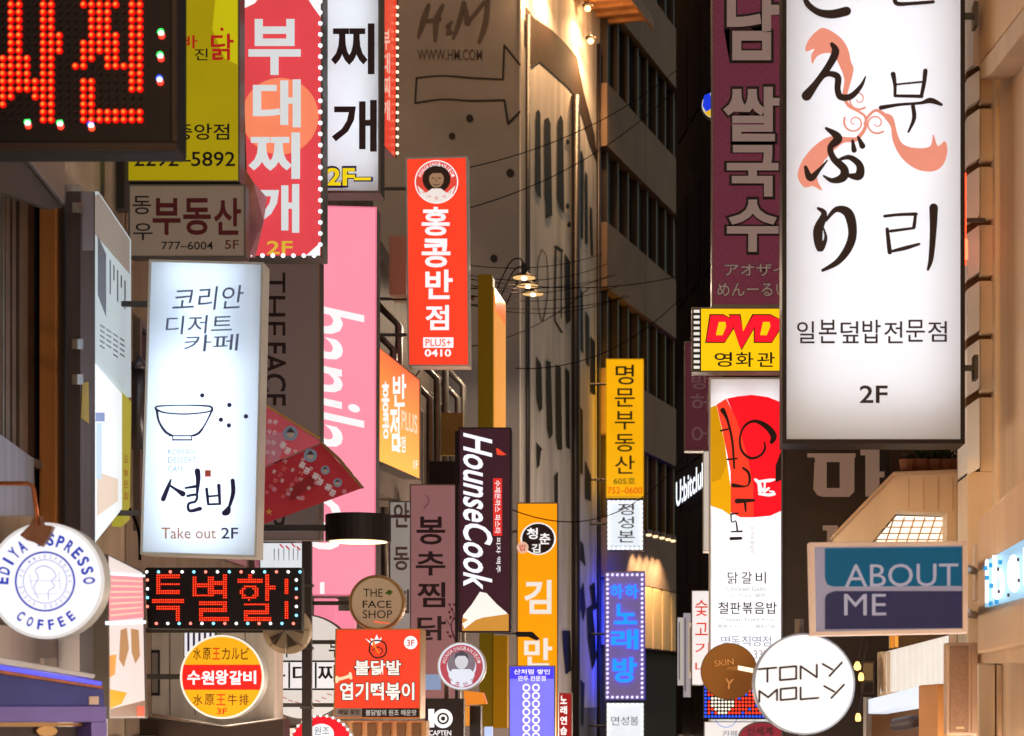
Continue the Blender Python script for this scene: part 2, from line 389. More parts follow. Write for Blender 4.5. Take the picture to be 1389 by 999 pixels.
# yellow signs behind the LED board
o = sign('yellow_signboard', 'olive yellow signboard partly seen below the LED board, left of the grey one', [(88, 150), (118, 150), (118, 262), (88, 215)], Pl(15.2), .1, METAL, lit('#a89a2a', .55), 2)
o = sign('green_signboard', 'narrow yellow-green signboard under the LED board', R(118, 150, 137, 262), Pl(15.25), .1, METAL, lit('#8d8f3e', .5), 1)
o = sign('side_signboard', 'narrow dark grey signboard end between green strip and estate agent sign', R(148, 180, 170, 285), Pl(15.7), .1, METAL, mat('panel_dark', '#3b3029', .6), 2, back=False)
# ================================================================== H&M BUILDING
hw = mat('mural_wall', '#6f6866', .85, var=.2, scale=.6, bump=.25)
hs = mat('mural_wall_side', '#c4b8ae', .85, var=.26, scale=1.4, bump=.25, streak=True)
t = thing('mural_building', 'tall building wrapped in a pale hand-drawn mural with a big outlined arrow', 'building', (-5.5, 42.5, 0))
HF = Pl(40.0); HSd = Pl(705, 40.0, 815, 45.7)
c0 = HF.at(705, 960); c1 = HSd.at(815, 960); zt = HF.at(0, -60).z
b = MB(); base = [(-9.5, 40), (c0.x, 40), (c1.x, c1.y), (-9.5, c1.y)]
b.add([(x, y, 0) for x, y in base] + [(x, y, zt) for x, y in base], [(0, 1, 5, 4), (1, 2, 6, 5), (2, 3, 7, 6), (3, 0, 4, 7), (4, 5, 6, 7)]); b.cur = 0
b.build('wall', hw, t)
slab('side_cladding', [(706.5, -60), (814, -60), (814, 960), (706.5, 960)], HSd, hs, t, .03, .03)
g = mat('mural_ink', '#171212', .7, var=.1)
B = Brush(HF, .02)
for s_ in ([(565, 106, 2.2), (600, 103, 2), (640, 106, 2.6), (682, 108, 2.4)], [(565, 106, 2.4), (563, 140, 2.2)], [(563, 140, 2.6), (600, 135, 2), (640, 137, 2.6), (684, 136, 2.6)],
           [(682, 108, 2.6), (684, 62, 2.8)], [(684, 62, 3), (705, 88, 2.6)], [(684, 136, 2.6), (689, 168, 3)], [(689, 168, 3), (705, 152, 2.6)]): B.go(s_)
for x, y, r_ in ((637, 161, 5), (613, 185, 4.5), (692, 235, 5.5), (670, 351, 5), (662, 10, 0)):
    if r_: B.blob(disc_pts(x, y, r_, 10, r_ * 1.1))
B.split('painted_mark', g, t)
g2 = mat('mural_ink_faint', '#453a36', .8)
B = Brush(HF, .02); z = (320, 0, 2.854)
for s_ in ([(745, 20, 14), (725, 80, 22), (705, 145, 10)], [(800, 20, 12), (775, 80, 22), (770, 160, 10)], [(720, 85, 16), (790, 75, 14)], [(880, 10, 12), (865, 80, 18), (840, 150, 8)],
           [(885, 10, 10), (895, 90, 22)], [(895, 90, 12), (960, 10, 14)], [(975, -10, 16), (965, 90, 22), (940, 165, 12)], [(835, 85, 8), (815, 105, 10), (835, 125, 8), (815, 132, 6), (830, 100, 6)]):
    B.go(s_, tf=z)
B.build('lettering', g2, t)
text('WWW.HM.COM', (566, 67, 654, 82), HF, g2, t, .01, .02)
# painted side: windows, pillars, drain pipes
B = Brush(HSd, .05); z3 = (640, 0, 2.854)
def zp(l, tf): return [(tf[0] + x / tf[2], tf[1] + y / tf[2]) for x, y in l]
wins = [[(248, 435), (258, 425), (266, 440), (268, 772), (255, 755), (246, 730)], [(280, 465), (297, 455), (305, 480), (312, 835), (285, 848), (288, 800), (282, 760)], [(332, 470), (345, 445), (354, 470), (358, 830), (342, 800), (330, 770)],
        [(420, 590), (426, 580), (434, 620), (432, 930), (422, 915)], [(438, 660), (448, 680), (450, 950), (440, 940)], [(457, 800), (466, 810), (470, 990), (462, 990)]]
for q in wins: B.blob(q, z3)
z7 = (640, 330, 2.854)
for q in ([(250, 440), (270, 470), (274, 640), (262, 655), (252, 610)], [(288, 455), (306, 460), (314, 740), (300, 760), (292, 720)], [(325, 470), (345, 480), (350, 800), (332, 800), (326, 760)], [(362, 480), (378, 500), (380, 800), (366, 790)],
          [(360, 40), (380, 70), (382, 300), (366, 315), (362, 280)], [(418, 170), (430, 190), (433, 430), (420, 410)], [(440, 260), (455, 290), (455, 480), (444, 470)], [(412, 620), (430, 650), (430, 900), (414, 880)], [(440, 840), (462, 900), (462, 999), (440, 990)],
          [(250, 770), (274, 800), (268, 805), (262, 860), (252, 875)], [(460, 360), (478, 385), (478, 590), (462, 580)]): B.blob(q, z7)
for s_ in ([(325, 15, 7), (322, 300, 6)], [(322, 300, 6), (348, 345, 9)], [(325, 15, 12), (348, 30, 12)], [(348, 30, 5), (347, 290, 4)], [(270, 25, 3), (290, 60, 3), (295, 180, 3), (275, 300, 4), (258, 240, 3), (255, 90, 3), (270, 30, 3)]): B.go(s_, tf=z7)
for x, y in ((770, 193), (770, 280), (772, 305)): B.blob(disc_pts(x, y, 2.6, 8, 4))
z8 = (600, 700, 3.34)
for q in ([(545, 520), (580, 520), (585, 700), (560, 720), (548, 600)], [(625, 340), (640, 300), (650, 420), (640, 480), (625, 420)], [(610, 90), (640, 130), (650, 230), (625, 200), (612, 150)], [(655, 420), (680, 400), (700, 640), (680, 700), (660, 560)], [(625, 740), (645, 760), (640, 960), (628, 940)], [(668, 320), (690, 300), (700, 420), (684, 430)]): B.blob(q, z8)
for q in ((723, 690, 729, 760), (738, 700, 744, 790), (752, 640, 757, 700), (730, 800, 738, 880), (745, 820, 750, 900)):
    x0, y0, x1, y1 = q; B.blob([(x0, y0 + 6), (x1, y0), (x1, y1 - 8), (x0 + 1, y1)])
B.split('painted_window', g, t)
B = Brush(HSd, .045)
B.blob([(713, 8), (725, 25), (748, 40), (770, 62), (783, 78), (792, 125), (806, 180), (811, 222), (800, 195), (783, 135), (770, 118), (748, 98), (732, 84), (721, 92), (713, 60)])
B.build('shade_band_drawing', mat('mural_brown', '#3c2c22', .8), t)  # diagonal canopy shadow painted on the wall as a brown band
pip = mat('downpipe_dark', '#2c2423', .4, .4)
for px, r_, py0 in ((716, .05, 20), (781, .1, 130), (812, .05, 60)):
    a = HSd.at(px, py0, .12); MB().tube([(a.x, a.y, .1), (a.x, a.y, a.z)], r_, 8).build('downpipe', pip, t, smooth=True)
# eave with warm lamps
wl = mat('eave_timber', '#9a6a42', .6, var=.3, scale=4)
t = thing('lit_eave', 'slatted timber eave glowing with warm lamps at the top of the mural building', 'eave', HSd.at(780, 0, .4))
e0 = HSd.at(745, 0); e1 = HSd.at(846, 0); ze = HSd.at(815, 42).z
n_ = HSd.n; u_ = HSd.u
A = HSd.at(742, 0, .03); A.z = ze + .25; Bq = HSd.at(822, 0, .03); Bq.z = ze + .25
MB().slab([A, Bq, Bq + n_ * 1.15, A + n_ * 1.15], Vector((0, 0, 1)), -.12).build('roof_board', wl, t)
L = (Bq - A).length
for i in range(9):
    q = A + u_ * (L * (i + .3) / 9); q.z -= .002
    MB().slab([q, q + u_ * .1, q + u_ * .1 + n_ * 1.1, q + n_ * 1.1], Vector((0, 0, 1)), .09).build('rafter', wl, t)
MB().slab([A + n_ * 1.15, Bq + n_ * 1.15, Bq + n_ * 1.2, A + n_ * 1.2], Vector((0, 0, 1)), .22).build('fascia_board', wl, t)
amb = lit('#ffb060', 9)
for px, py, e_ in ((801, 56, 70), (797, 12, 60), (752, -30, 90), (724, -40, 70)):
    c = HSd.at(px, py, .3)
    l = thing('wall_lamp', {801: 'glowing warm wall lamp, lower of the two under the eave', 797: 'glowing warm wall lamp tucked right under the eave', 752: 'warm wall lamp above the top edge of the mural side wall', 724: 'warm wall lamp over the corner of the mural building'}[px], 'lamp', c)
    MB().lathe(c, [(.0, -.06), (.05, -.05), (.07, 0), (.05, .05), (0, .06)], n=12).build('bulb', amb, l, smooth=True)
    MB().lathe(c, [(.02, .16), (.11, .1), (.13, .07), (.11, .085), (.02, .14)], n=14).build('shade', STEEL, l, smooth=True)
    MB().tube([c + Vector((0, 0, .16)), c + Vector((0, 0, .2)), HSd.at(px, py, .02) + Vector((0, 0, .2))], .015, 6).build('arm', STEEL, l)
    ld = bpy.data.lights.new('lamp_light', 'SPOT'); ld.energy = e_ * 3.2; ld.color = (1, .6, .28); ld.shadow_soft_size = .08; ld.spot_size = math.radians(130); ld.spot_blend = 1
    lo = bpy.data.objects.new('lamp_light', ld); link(lo, l); l2 = bpy.data.lights.new('lamp_glow', 'POINT'); l2.energy = e_ * .4; l2.color = (1, .58, .26); l2.shadow_soft_size = .06; o2 = bpy.data.objects.new('lamp_glow', l2); link(o2, l); o2.location = n_ * .14
    lo.location = n_ * .25 + Vector((0, 0, -.12)); lo.rotation_euler = (0, math.radians(14), 0)
# ================================================================== FAR DARK OFFICE BLOCK
t = thing('office_building', 'dark brown office block with bands of black windows behind the mural building', 'building', (0, 50, 0))
EP = Pl(815, 45.75, 917, 52.7); a = EP.at(812, 960); bq = EP.at(925, 960)
conc = mat('office_concrete', '#7d6554', .8, var=.15, scale=.8, bump=.15)
a2 = a - EP.u * .3; back = -EP.n * 9; HT = 27
b = MB(); ft = [a2, bq + EP.u * 2, bq + EP.u * 2 + back, a2 + back]
b.add([(p.x, p.y, 0) for p in ft] + [(p.x, p.y, HT) for p in ft], [(0, 1, 5, 4), (1, 2, 6, 5), (2, 3, 7, 6), (3, 0, 4, 7), (4, 5, 6, 7)]); b.build('wall', mat('office_core', '#241d1b', .7), t)
Lf = (bq - a2).length + 2
def strip(o, z0, z1, s0, s1, off, th):
    q = [o + EP.u * s0 + EP.n * off, o + EP.u * s1 + EP.n * off]
    return MB().slab([Vector((q[0].x, q[0].y, z0)), Vector((q[1].x, q[1].y, z0)), Vector((q[1].x, q[1].y, z1)), Vector((q[0].x, q[0].y, z1))], EP.n, th)
wb = [(7.0, 9.0), (10.55, 12.45), (14.0, 15.8), (17.3, 19.2), (20.8, 22.6), (24.2, 26)]
zp_ = [(5.6, 7.0)] + [(wb[i][1], wb[i + 1][0]) for i in range(5)] + [(26, 27)]
for z0, z1 in zp_:
    for k in range(3): strip(a2, z0, z1, Lf * k / 3 + .01, Lf * (k + 1) / 3 - .01, .3, .28).build('spandrel', conc, t, bevel=.01)
PANES = [dglass, dglass, mat('window_glass_blue', '#1c2028', .2), mat('window_blind', '#2e2926', .5), mat('window_curtain', '#241e1c', .6)]
mul = mat('office_mullion', '#3f332c', .5, .4)
for z0, z1 in wb:
    for k in range(11):
        s0 = .35 + k * .9
        if s0 + .85 > Lf: break
        wv = strip(a2, z0 + .02, z1 - .02, s0, s0 + .07, .2, .19).build('mullion', mul, t)
        strip(a2, z0 + .02, z1 - .02, s0 + .09, s0 + .84, .06, .03).build('pane', random.choice(PANES + ([lit('#5a3418', .5)] if z0 == 7.0 and k > 3 else [])), t)
# lit stone base
base_m = mat('lit_stone', '#b79466', .6, var=.2, scale=3, streak=True)
for k in range(9):
    z0, z1 = 4.55, 5.58
    q = strip(a2, 4.0, 5.58, .4 + k * .95, .4 + k * .95 + .8, .3, .28).build('stone_panel', base_m, t, bevel=.02)
for k, px in enumerate((880, 889, 898, 906, 913)):
    c = EP.at(px, 726 + k * 2, .75); l = thing('downlight', ('leftmost', 'second from left', 'middle', 'fourth from left', 'rightmost')[k] + ' small warm downlight washing the stone base of the dark office block', 'lamp', c, 'downlights on the office block')
    MB().lathe(c, [(.05, -.03), (.07, 0), (.05, .05)], n=10).build('bulb', lit('#ffd9a0', 2), l); MB().lathe(c, [(.09, .02), (.09, .12), (.03, .14)], n=10).build('housing', STEEL, l)
    ld = bpy.data.lights.new('lamp_light', 'SPOT'); ld.energy = 170; ld.color = (1, .74, .42); ld.spot_size = math.radians(95); ld.spot_blend = .6; ld.shadow_soft_size = .05
    lo = bpy.data.objects.new('lamp_light', ld); link(lo, l); lo.location = (0, 0, -.06); lo.rotation_euler = (math.radians(12), 0, 0)
for k, (px, py) in enumerate(((877, 540), (884, 536))): pass
# ================================================================== RIGHT FAR DARK BUILDING
t = thing('tower_building', 'near-black tower filling the gap left of the purple noodle sign', 'building', (2.5, 36, 0))
FP = Pl(917, 40.0, 1062, 30.0); a = FP.at(917, 960); bq = FP.at(1062, 960)
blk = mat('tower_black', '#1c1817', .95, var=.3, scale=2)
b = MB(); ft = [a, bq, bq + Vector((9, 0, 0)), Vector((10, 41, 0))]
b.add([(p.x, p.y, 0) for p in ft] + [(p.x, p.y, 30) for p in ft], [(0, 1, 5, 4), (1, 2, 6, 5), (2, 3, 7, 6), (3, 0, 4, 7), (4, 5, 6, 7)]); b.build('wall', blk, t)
for k in range(7):
    for j in range(6):
        x0 = 921 + k * 17 + j * 0; z0 = 4 + j * 3.4
        p0 = FP.at(x0, 0); p1 = FP.at(x0 + 12, 0)
        MB().slab([Vector((p0.x, p0.y, z0)), Vector((p1.x, p1.y, z0)), Vector((p1.x, p1.y, z0 + 2)), Vector((p0.x, p0.y, z0 + 2))], FP.n, .02).build('pane', mat('tower_pane', '#1a1618', .5, 0), t).location = FP.n * .03
t = thing('channel_letters', 'glowing white rooftop-style lettering on the dark tower, left of the white sign edge', 'sign', FP.at(935, 675, .2))
text('U:bitclub', (917, 640, 957, 674), FP, lit('#e6efff', 1.6), t, .03, .12, .05, tilt=-.75)
slab('rail', [(916, 683), (962, 648), (962, 650), (916, 686)], FP, DARKM, t, .1, .04)
t = thing('shopfront', 'row of lit shop windows along the foot of the dark tower at street level', 'shopfront', FP.at(990, 960, .1) * 1)  # unseen windows added to light the mural side wall from below
for k in range(9):
    p0 = FP.at(922 + k * 15, 0, .06); p1 = FP.at(934 + k * 15, 0, .06)
    MB().slab([Vector((p0.x, p0.y, .3)), Vector((p1.x, p1.y, .3)), Vector((p1.x, p1.y, 1.85)), Vector((p0.x, p0.y, 1.85))], FP.n, .04).build('lit_window', lit('#ffe4cc', 42), t)
    p0 = FP.at(919 + k * 15, 0, .08); p1 = FP.at(921 + k * 15, 0, .08)
    MB().slab([Vector((p0.x, p0.y, 0)), Vector((p1.x, p1.y, 0)), Vector((p1.x, p1.y, 1.95)), Vector((p0.x, p0.y, 1.95))], FP.n, .08).build('mullion', DARKM, t)
for k, (x, y0, y1, c_) in enumerate(((919, 838, 930, '#d8d0c4'), (927, 832, 946, '#b8b0b4'), (934, 845, 920, '#e0c8a0'))):
    t = thing('vertical_banner', ('leftmost of three thin pale vertical banners on the dark tower', 'middle and tallest of three thin pale vertical banners on the dark tower', 'rightmost warm-toned thin vertical banner on the dark tower')[k], 'banner', FP.at(x, y1, .1), 'thin banners on the dark tower')
    slab('board', R(x, y0, x + 4.5, y1), FP, lit(c_, .55), t, .15, .08)
    slab('stripe_print', R(x + 1.6, y0 + 6, x + 3, y1 - 8), FP, mat('stripe_grey', '#6a6068', .6), t, .156, .003)
# flag-like round sign behind the purple sign
o = sign('ball_sign', 'small round blue and yellow sign peeking out left of the purple noodle sign', R(955, 124, 978, 161), Pl(21.0), .08, DARKM, mat('x', '#222222'), 1, arm=None) if 0 else None
t = thing('ball_sign', 'small round blue and yellow sign peeking out left of the purple noodle sign', 'sign', pt(966, 162, 21)); q = Pl(21.0)
slab('rim', disc_pts(970, 143, 19), q, DARKM, t, 0, .08); slab('face', disc_pts(970, 143, 18), q, lit('#d8d4c0', .8), t, .004, .003)
slab('blue_patch', [(955, 130), (963, 126), (967, 146), (958, 152), (953, 144)], q, lit('#1c3ae0', .9), t, .007, .002); slab('yellow_patch', [(955, 152), (966, 148), (970, 161), (960, 157)], q, lit('#e8b828', .9), t, .007, .002)
bracket(t, pt(975, 143, 21).x, pt(975, 143, 21).z, 21.04, 2.45, 1)
# ================================================================== RIGHT BEIGE BUILDING
tan = mat('stone_tan', '#dcc8b0', .6, var=.12, scale=1.5, bump=.15, streak=True)
tan2 = mat('stone_tan_dark', '#c8ad92', .6, var=.15, scale=1.5, bump=.15, streak=True)
t = thing('stone_building', 'tan stone building along the right edge with jointed pilaster and projecting beam', 'building', (2.6, 14, 0))
MB().box(2.62, 10.5, 0, 8, 17.5, 12).build('wall', tan2, t)
CP = Pl(15.0)
# pilaster: stacked blocks with recessed joints
js = [-40, 88, 140, 219, 298, 374, 453, 532, 640]
for i in range(len(js) - 1):
    y0, y1 = js[i] + (7 if i else 0), js[i + 1] - 0
    y1 = js[i + 1]
    q = [CP.at(1329.5, y0), CP.at(1349, y0), CP.at(1349, y1), CP.at(1329.5, y1)]
    MB().slab(q, CP.n, .6).build('block', tan, t, bevel=.012)
    q = [CP.at(1312, y0 + 12, .0), CP.at(1329, y0, .06), CP.at(1329, y1 - 5, .06), CP.at(1312, y1 + 6, .0)]
    MB().slab(q, CP.n, .5).build('block_edge', mat('pale_panel', '#ece6e0', .5, var=.08), t, bevel=.006)  # big sign's light put into this pale edge colour
MB().slab([CP.at(1311, -60, -.08), CP.at(1349, -60, -.08), CP.at(1349, 960, -.08), CP.at(1311, 960, -.08)], CP.n, .5).build('pilaster_core', mat('joint_brown', '#6a4c34', .7), t)
MB().slab([CP.at(1312, 640, .0), CP.at(1350, 640, .0), CP.at(1350, 1200, .0), CP.at(1312, 1200, .0)], CP.n, .5).build('pilaster_base', tan, t, bevel=.01)
for a, b, o_ in ((1350, 1357, .12), (1358, 1363, .05)): MB().slab([CP.at(a, 90, o_), CP.at(b, 90, o_), CP.at(b, 720, o_), CP.at(a, 720, o_)], CP.n, .5).build('reveal', tan, t, bevel=.008)
for i, y in enumerate((96, 140, 219, 298, 374, 453, 532)):
    y2 = (96, 140, 219, 298, 374, 453, 532, 640)[i + 1] if i < 7 else 640
    MB().slab([CP.at(1364, y + 5, -.1), CP.at(1400, y + 5, -.1), CP.at(1400, y2, -.1), CP.at(1364, y2, -.1)], CP.n, .3).build('block', tan, t, bevel=.01)
# slanting soffit above
SF = Pl(1329, 14.6, 1392, 13.3)
MB().slab([SF.at(1320, -60, .0), SF.at(1420, -60, 0), SF.at(1420, -38, 0), SF.at(1392, 5, 0), SF.at(1329, 86, 0), SF.at(1320, 90, 0)], SF.n, .3).build('upper_wall', mat('stone_pale', '#d0b090', .6, var=.1, streak=True), t, bevel=.01)
MB().slab([SF.at(1329, 88, .04), SF.at(1392, 7, .04), SF.at(1392, 40, .04), SF.at(1345, 100, .04), SF.at(1329, 108, .04)], SF.n, .2).build('soffit_edge', tan2, t, bevel=.01)
# projecting beam with lit lettering
BM = Pl(1326, 14.0, 1400, 12.6)
MB().slab([BM.at(1326, 706, .1), BM.at(1410, 628, .1), BM.at(1410, 868, .1), BM.at(1326, 886, .1)], BM.n, .7).build('fascia_beam', mat('satin_beam', '#dfbf9e', .35, .1, var=.12, scale=2, streak=True), t, bevel=.015)
MB().slab([BM.at(1326, 888, .0), BM.at(1420, 868, .0), BM.at(1420, 900, .0), BM.at(1326, 900, .0)], BM.n, .5).build('under_beam', tan2, t)
l = thing('channel_letters', 'bright white and blue shop lettering on the tan beam at the right edge', 'sign', BM.at(1360, 800, .12))
slab('backing', [(1336, 762), (1396, 728), (1396, 808), (1336, 824)], BM, lit('#a4d2f0', .85), l, .13, .02)
for s_, x in (('i', 1336), ('b', 1346), ('e', 1366), ('r', 1388)):
    k = (x - 1332) / 64; y0 = 762 - 30 * k; text(s_, (x, y0 + (6 if s_ in 'er' else -2), x + (5 if s_ == 'i' else 17), y0 + 58), BM, lit('#ffffff', 1.6), l, .09, .14, .03)
for x, y in ((1334, 768), (1341, 764), (1342, 792), (1354, 760), (1341, 816), (1349, 814), (1336, 781)): slab('blue_chip', R(x, y, x + 5, y + 6), BM, lit('#2f9ad6', 1.1), l, .175, .003)
for x, y in ((1352, 770), (1353, 800), (1379, 757), (1380, 785), (1366, 805)): slab('dark_chip', R(x, y, x + 3, y + 5), BM, mat('chip', '#5a5470', .6), l, .178, .003)
# recess panels below the beam
for a, b, m_ in ((1327, 1350, tan), (1352, 1360, tan2), (1364, 1392, tan)): MB().slab([CP.at(a, 902, .25), CP.at(b, 902, .25), CP.at(b, 1300, .25), CP.at(a, 1300, .25)], CP.n, .2).build('jamb_panel', m_, t, bevel=.01)
MB().slab([CP.at(1322, 738, .3), CP.at(1331, 738, .3), CP.at(1331, 815, .3), CP.at(1322, 815, .3)], CP.n, .1).build('wall_box', mat('box_white', '#cdbcb0', .5), t, bevel=.01)
# balcony building behind ABOUT ME
BP = Pl(15.9)
t = thing('balcony', 'tan panelled balcony with planted terrace and lit coffered ceiling behind the glass sign', 'balcony', (2.2, 16, 4))
slab('parapet', [(1214, 643), (1316, 640), (1316, 760), (1284, 760), (1284, 697), (1218, 694), (1180, 740), (1128, 742), (1134, 726)], BP, tan, t, 0, .25, bevel=.01)
slab('parapet_cap', [(1212, 640), (1318, 636), (1318, 641), (1214, 645), (1132, 729), (1129, 726)], BP, tan2, t, .03, .3, bevel=.008)
for x in (1232, 1252, 1272, 1292): slab('panel_joint', R(x, 648, x + 1.2, 692), BP, tan2, t, .006, .004)
slab('lit_ceiling', [(1216, 700), (1283, 702), (1283, 745), (1178, 745)], BP, lit('#fff0d8', 1.5), t, -.3, .03)
for i in range(5):
    slab('coffer_bar', [(1210 - i * 10, 706 + i * 8.5), (1284, 706 + i * 8.5), (1284, 707.5 + i * 8.5), (1208 - i * 10, 707.5 + i * 8.5)], BP, mat('coffer_tan', '#d8b890', .6), t, -.26, .02)
for i in range(7):
    x = 1192 + i * 14; slab('coffer_bar', [(x + 6, 702), (x + 8, 702), (x - 6, 744), (x - 8, 744)], BP, mat('coffer_tan', '#d8b890', .6), t, -.24, .015)
slab('back_wall', [(1180, 560), (1330, 560), (1330, 700), (1180, 700)], Pl(17.4), mat('terrace_back', '#3a2a20', .7), t, 0, .1)
slab('wall_under', [(1120, 745), (1330, 745), (1330, 1100), (1120, 1100)], Pl(20.6), mat('terrace_wall', '#8a6a48', .7, streak=True), t, 0, .1)
leaf = mat('leaf_dark', '#2f3a26', .6, var=.4); potm = mat('pot', '#7a4a30', .7)
for k, (px, h_) in enumerate(((1250, 34), (1268, 26), (1284, 32), (1299, 24), (1232, 16))):
    c = pt(px, 640, 16.05); l = thing('potted_plant', ('spiky potted plant, tallest on the terrace above the glass sign', 'low bushy potted plant, second on the terrace from the left of the tall pair', 'potted plant with ornaments in the middle of the terrace', 'small potted plant at the right end of the terrace', 'tiny potted plant at the left end of the terrace')[k], 'plant', c, None)
    MB().lathe(c, [(.06, 0), (.08, .1), (.07, .1)], n=10).build('pot', potm, l)
    b = MB()
    for j in range(34):
        q = random.random() * 6.28; e = random.uniform(.2, 1.2); ln = h_ / F * 16 * random.uniform(.5, 1); d_ = Vector((math.cos(q) * math.cos(e), math.sin(q) * math.cos(e), math.sin(e)))
        s_ = d_.cross(Vector((0, 0, 1))).normalized() * .014; p0 = c + Vector((0, 0, .1)); pm = p0 + d_ * ln * .6; p1 = p0 + d_ * ln - Vector((0, 0, .03))
        b.add([p0, pm + s_, p1, pm - s_], [(0, 1, 2, 3)])
    b.build('foliage', leaf, l, kind='stuff', recalc=False)
# small awning, shop box and speaker on the lower right
t = thing('awning', 'pleated translucent white awning lit from below, left of the wall speaker', 'awning', pt(1235, 940, 16))
AP = Pl(1185, 17.0, 1287, 15.2)
b = MB(); n = 26
for i in range(n):
    a = 1187 + (1287 - 1187) * i / n; c = 1187 + (1287 - 1187) * (i + 1) / n; k0 = i / n; k1 = (i + 1) / n; o0, o1 = (0, .06) if i % 2 else (.06, 0)
    b.add([AP.at(a, 888 - 26 * k0, o0), AP.at(c, 888 - 26 * k1, o1), AP.at(c, 942 - 12 * k1, o1 + .05), AP.at(a, 942 - 12 * k0, o0 + .05)], [(0, 1, 2, 3)])
b.build('pleated_sheet', lit('#e6ddd2', .8), t, recalc=False)
slab('end_board', [(1183, 886), (1196, 884), (1204, 945), (1187, 948)], AP, tan, t, .1, .1, bevel=.01)
t = thing('shop_unit', 'small tan kiosk front with pale blue lit header and dark opening at lower right', 'kiosk', pt(1210, 999, 15.5))
KP = Pl(1172, 16.2, 1287, 14.9)
slab('header', [(1174, 950), (1243, 932), (1243, 957), (1174, 969)], KP, lit('#dbe6f4', .95), t, .12, .2, bevel=.008)
slab('side_cheek', [(1246, 930), (1272, 928), (1272, 1090), (1246, 1090)], KP, mat('kiosk_tan', '#b87e48', .5), t, .1, .6, bevel=.01)
slab('back_board', [(1172, 960), (1246, 950), (1246, 1090), (1172, 1090)], KP, mat('kiosk_inside', '#6b4a30', .6), t, -.2, .1)
slab('post', [(1171, 946), (1175, 946), (1175, 1090), (1171, 1090)], KP, alu, t, .14, .05)
slab('wall_slab', [(1272, 930), (1290, 928), (1290, 1200), (1272, 1200)], KP, tan, t, -.1, .1)
a = KP.at(1212, 984, .05); bq = KP.at(1242, 979, .05)
MB().tube([a, a.lerp(bq, .1), a.lerp(bq, .9), bq], [.02, .055, .055, .05], 12).build('rolled_shutter', mat('roller_grey', '#4c4448', .5), t, smooth=True)
t = thing('wall_speaker', 'tall brown column speaker with pale cabinet on the stone wall at lower right', 'speaker', pt(1305, 999, 14))
KQ = Pl(13.9)
slab('cabinet', R(1284, 872, 1326, 998), KQ, mat('cabinet_tan', '#b8977e', .45, var=.08), t, 0, .16, bevel=.012)
slab('grille', R(1289, 877, 1314, 994), KQ, mat('grille_brown', '#8f6d56', .7, var=.2, scale=60), t, .012, .012, bevel=.004)
slab('name_plate', R(1297, 986, 1308, 989), KQ, mat('plate', '#cbb08a', .3, .5), t, .016, .003)
slab('side_strip', R(1318, 876, 1324, 994), KQ, mat('cabinet_edge', '#a98a74', .4, .3), t, .01, .008)
t = thing('shop_shelf', 'orange lit slatted shop ceiling glimpsed under the glass sign', 'shop ceiling', pt(1196, 885, 16.6))
for k in range(7): slab('slat', R(1178 + k * 6, 863, 1182.5 + k * 6, 884 - k), Pl(16.6), lit(('#f0a040', '#ffc878', '#d88830')[k % 3], .9), t, -.02 * (k % 2), .04)
slab('board', R(1176, 860, 1222, 862.5), Pl(16.6), tan2, t, .02, .1)
t = thing('menu_box', 'small dark menu box on the cord line left of the pleated awning', 'box', pt(1178, 945, 16.4)); slab('case', R(1169, 897, 1186, 942), Pl(16.4), mat('menu_brown', '#4a3a30', .5), t, 0, .1, bevel=.006); slab('lower_plate', R(1171, 926, 1184, 940), Pl(16.4), mat('menu_dark', '#201a18', .5), t, .006, .004); slab('upper_plate', R(1171, 900, 1184, 923), Pl(16.4), mat('menu_olive', '#7a6a4c', .5), t, .006, .004)
for k, (x, y, w_, h_, c_) in enumerate(((1162, 940, 8, 34, '#8c94a8'), (1160, 905, 6, 22, '#d8b88a'), (1176, 952, 7, 46, '#6a5a70'))):
    t = thing('small_sign', ('grey-blue narrow sign low between white round sign and tan kiosk', 'tiny warm sign beside the hanging bulbs', 'dim violet narrow sign beside the kiosk post')[k], 'sign', pt(x, y + h_, 17.5 + k)); slab('case', R(x, y, x + w_, y + h_), Pl(17.5 + k), DARKM, t, 0, .08); slab('face_panel', R(x + .8, y + 1, x + w_ - .8, y + h_ - 1), Pl(17.5 + k), lit(c_, .8), t, .004, .003)
    for q in range(int(h_ / 8)): slab('character_print', R(x + 2, y + 3 + q * 8, x + w_ - 2, y + 8 + q * 8), Pl(17.5 + k), INK, t, .008, .002)
# hanging bulbs by the small awning
for k, (x, y, s_) in enumerate(((1163, 905, 1), (1168, 920, .8), (1164, 975, .8))):
    l = thing('hanging_bulb', ('warm bare bulb hanging right of the round white cosmetics sign, highest', 'small warm bulb hanging just below the highest one', 'dim warm bulb at the bottom right of the round white sign')[k], 'lamp', pt(x, y, 15.5), 'bulbs by the white round sign')
    MB().lathe(pt(x, y, 15.5), [(0, -.03 * s_), (.025 * s_, -.02), (.03 * s_, .005), (.015, .04), (0, .045)], n=12).build('bulb', lit('#ffc46a', 3), l, smooth=True)
    p0 = pt(x, y, 15.5); MB().tube([p0 + Vector((0, 0, .04)), p0 + Vector((.05, 0, .3))], .006, 5).build('cord', DARKM, l)
# second facade beyond, right
facade('shop_building', 'tan-brown shop building behind the dark signboard with big beige characters', 20.8, 29.5, 2.62, 6, 11, mat('wall_umber', '#6f5540', .8, var=.25, streak=True), [(4.2, 6), (7.4, 9.2)], 2.0, 1)
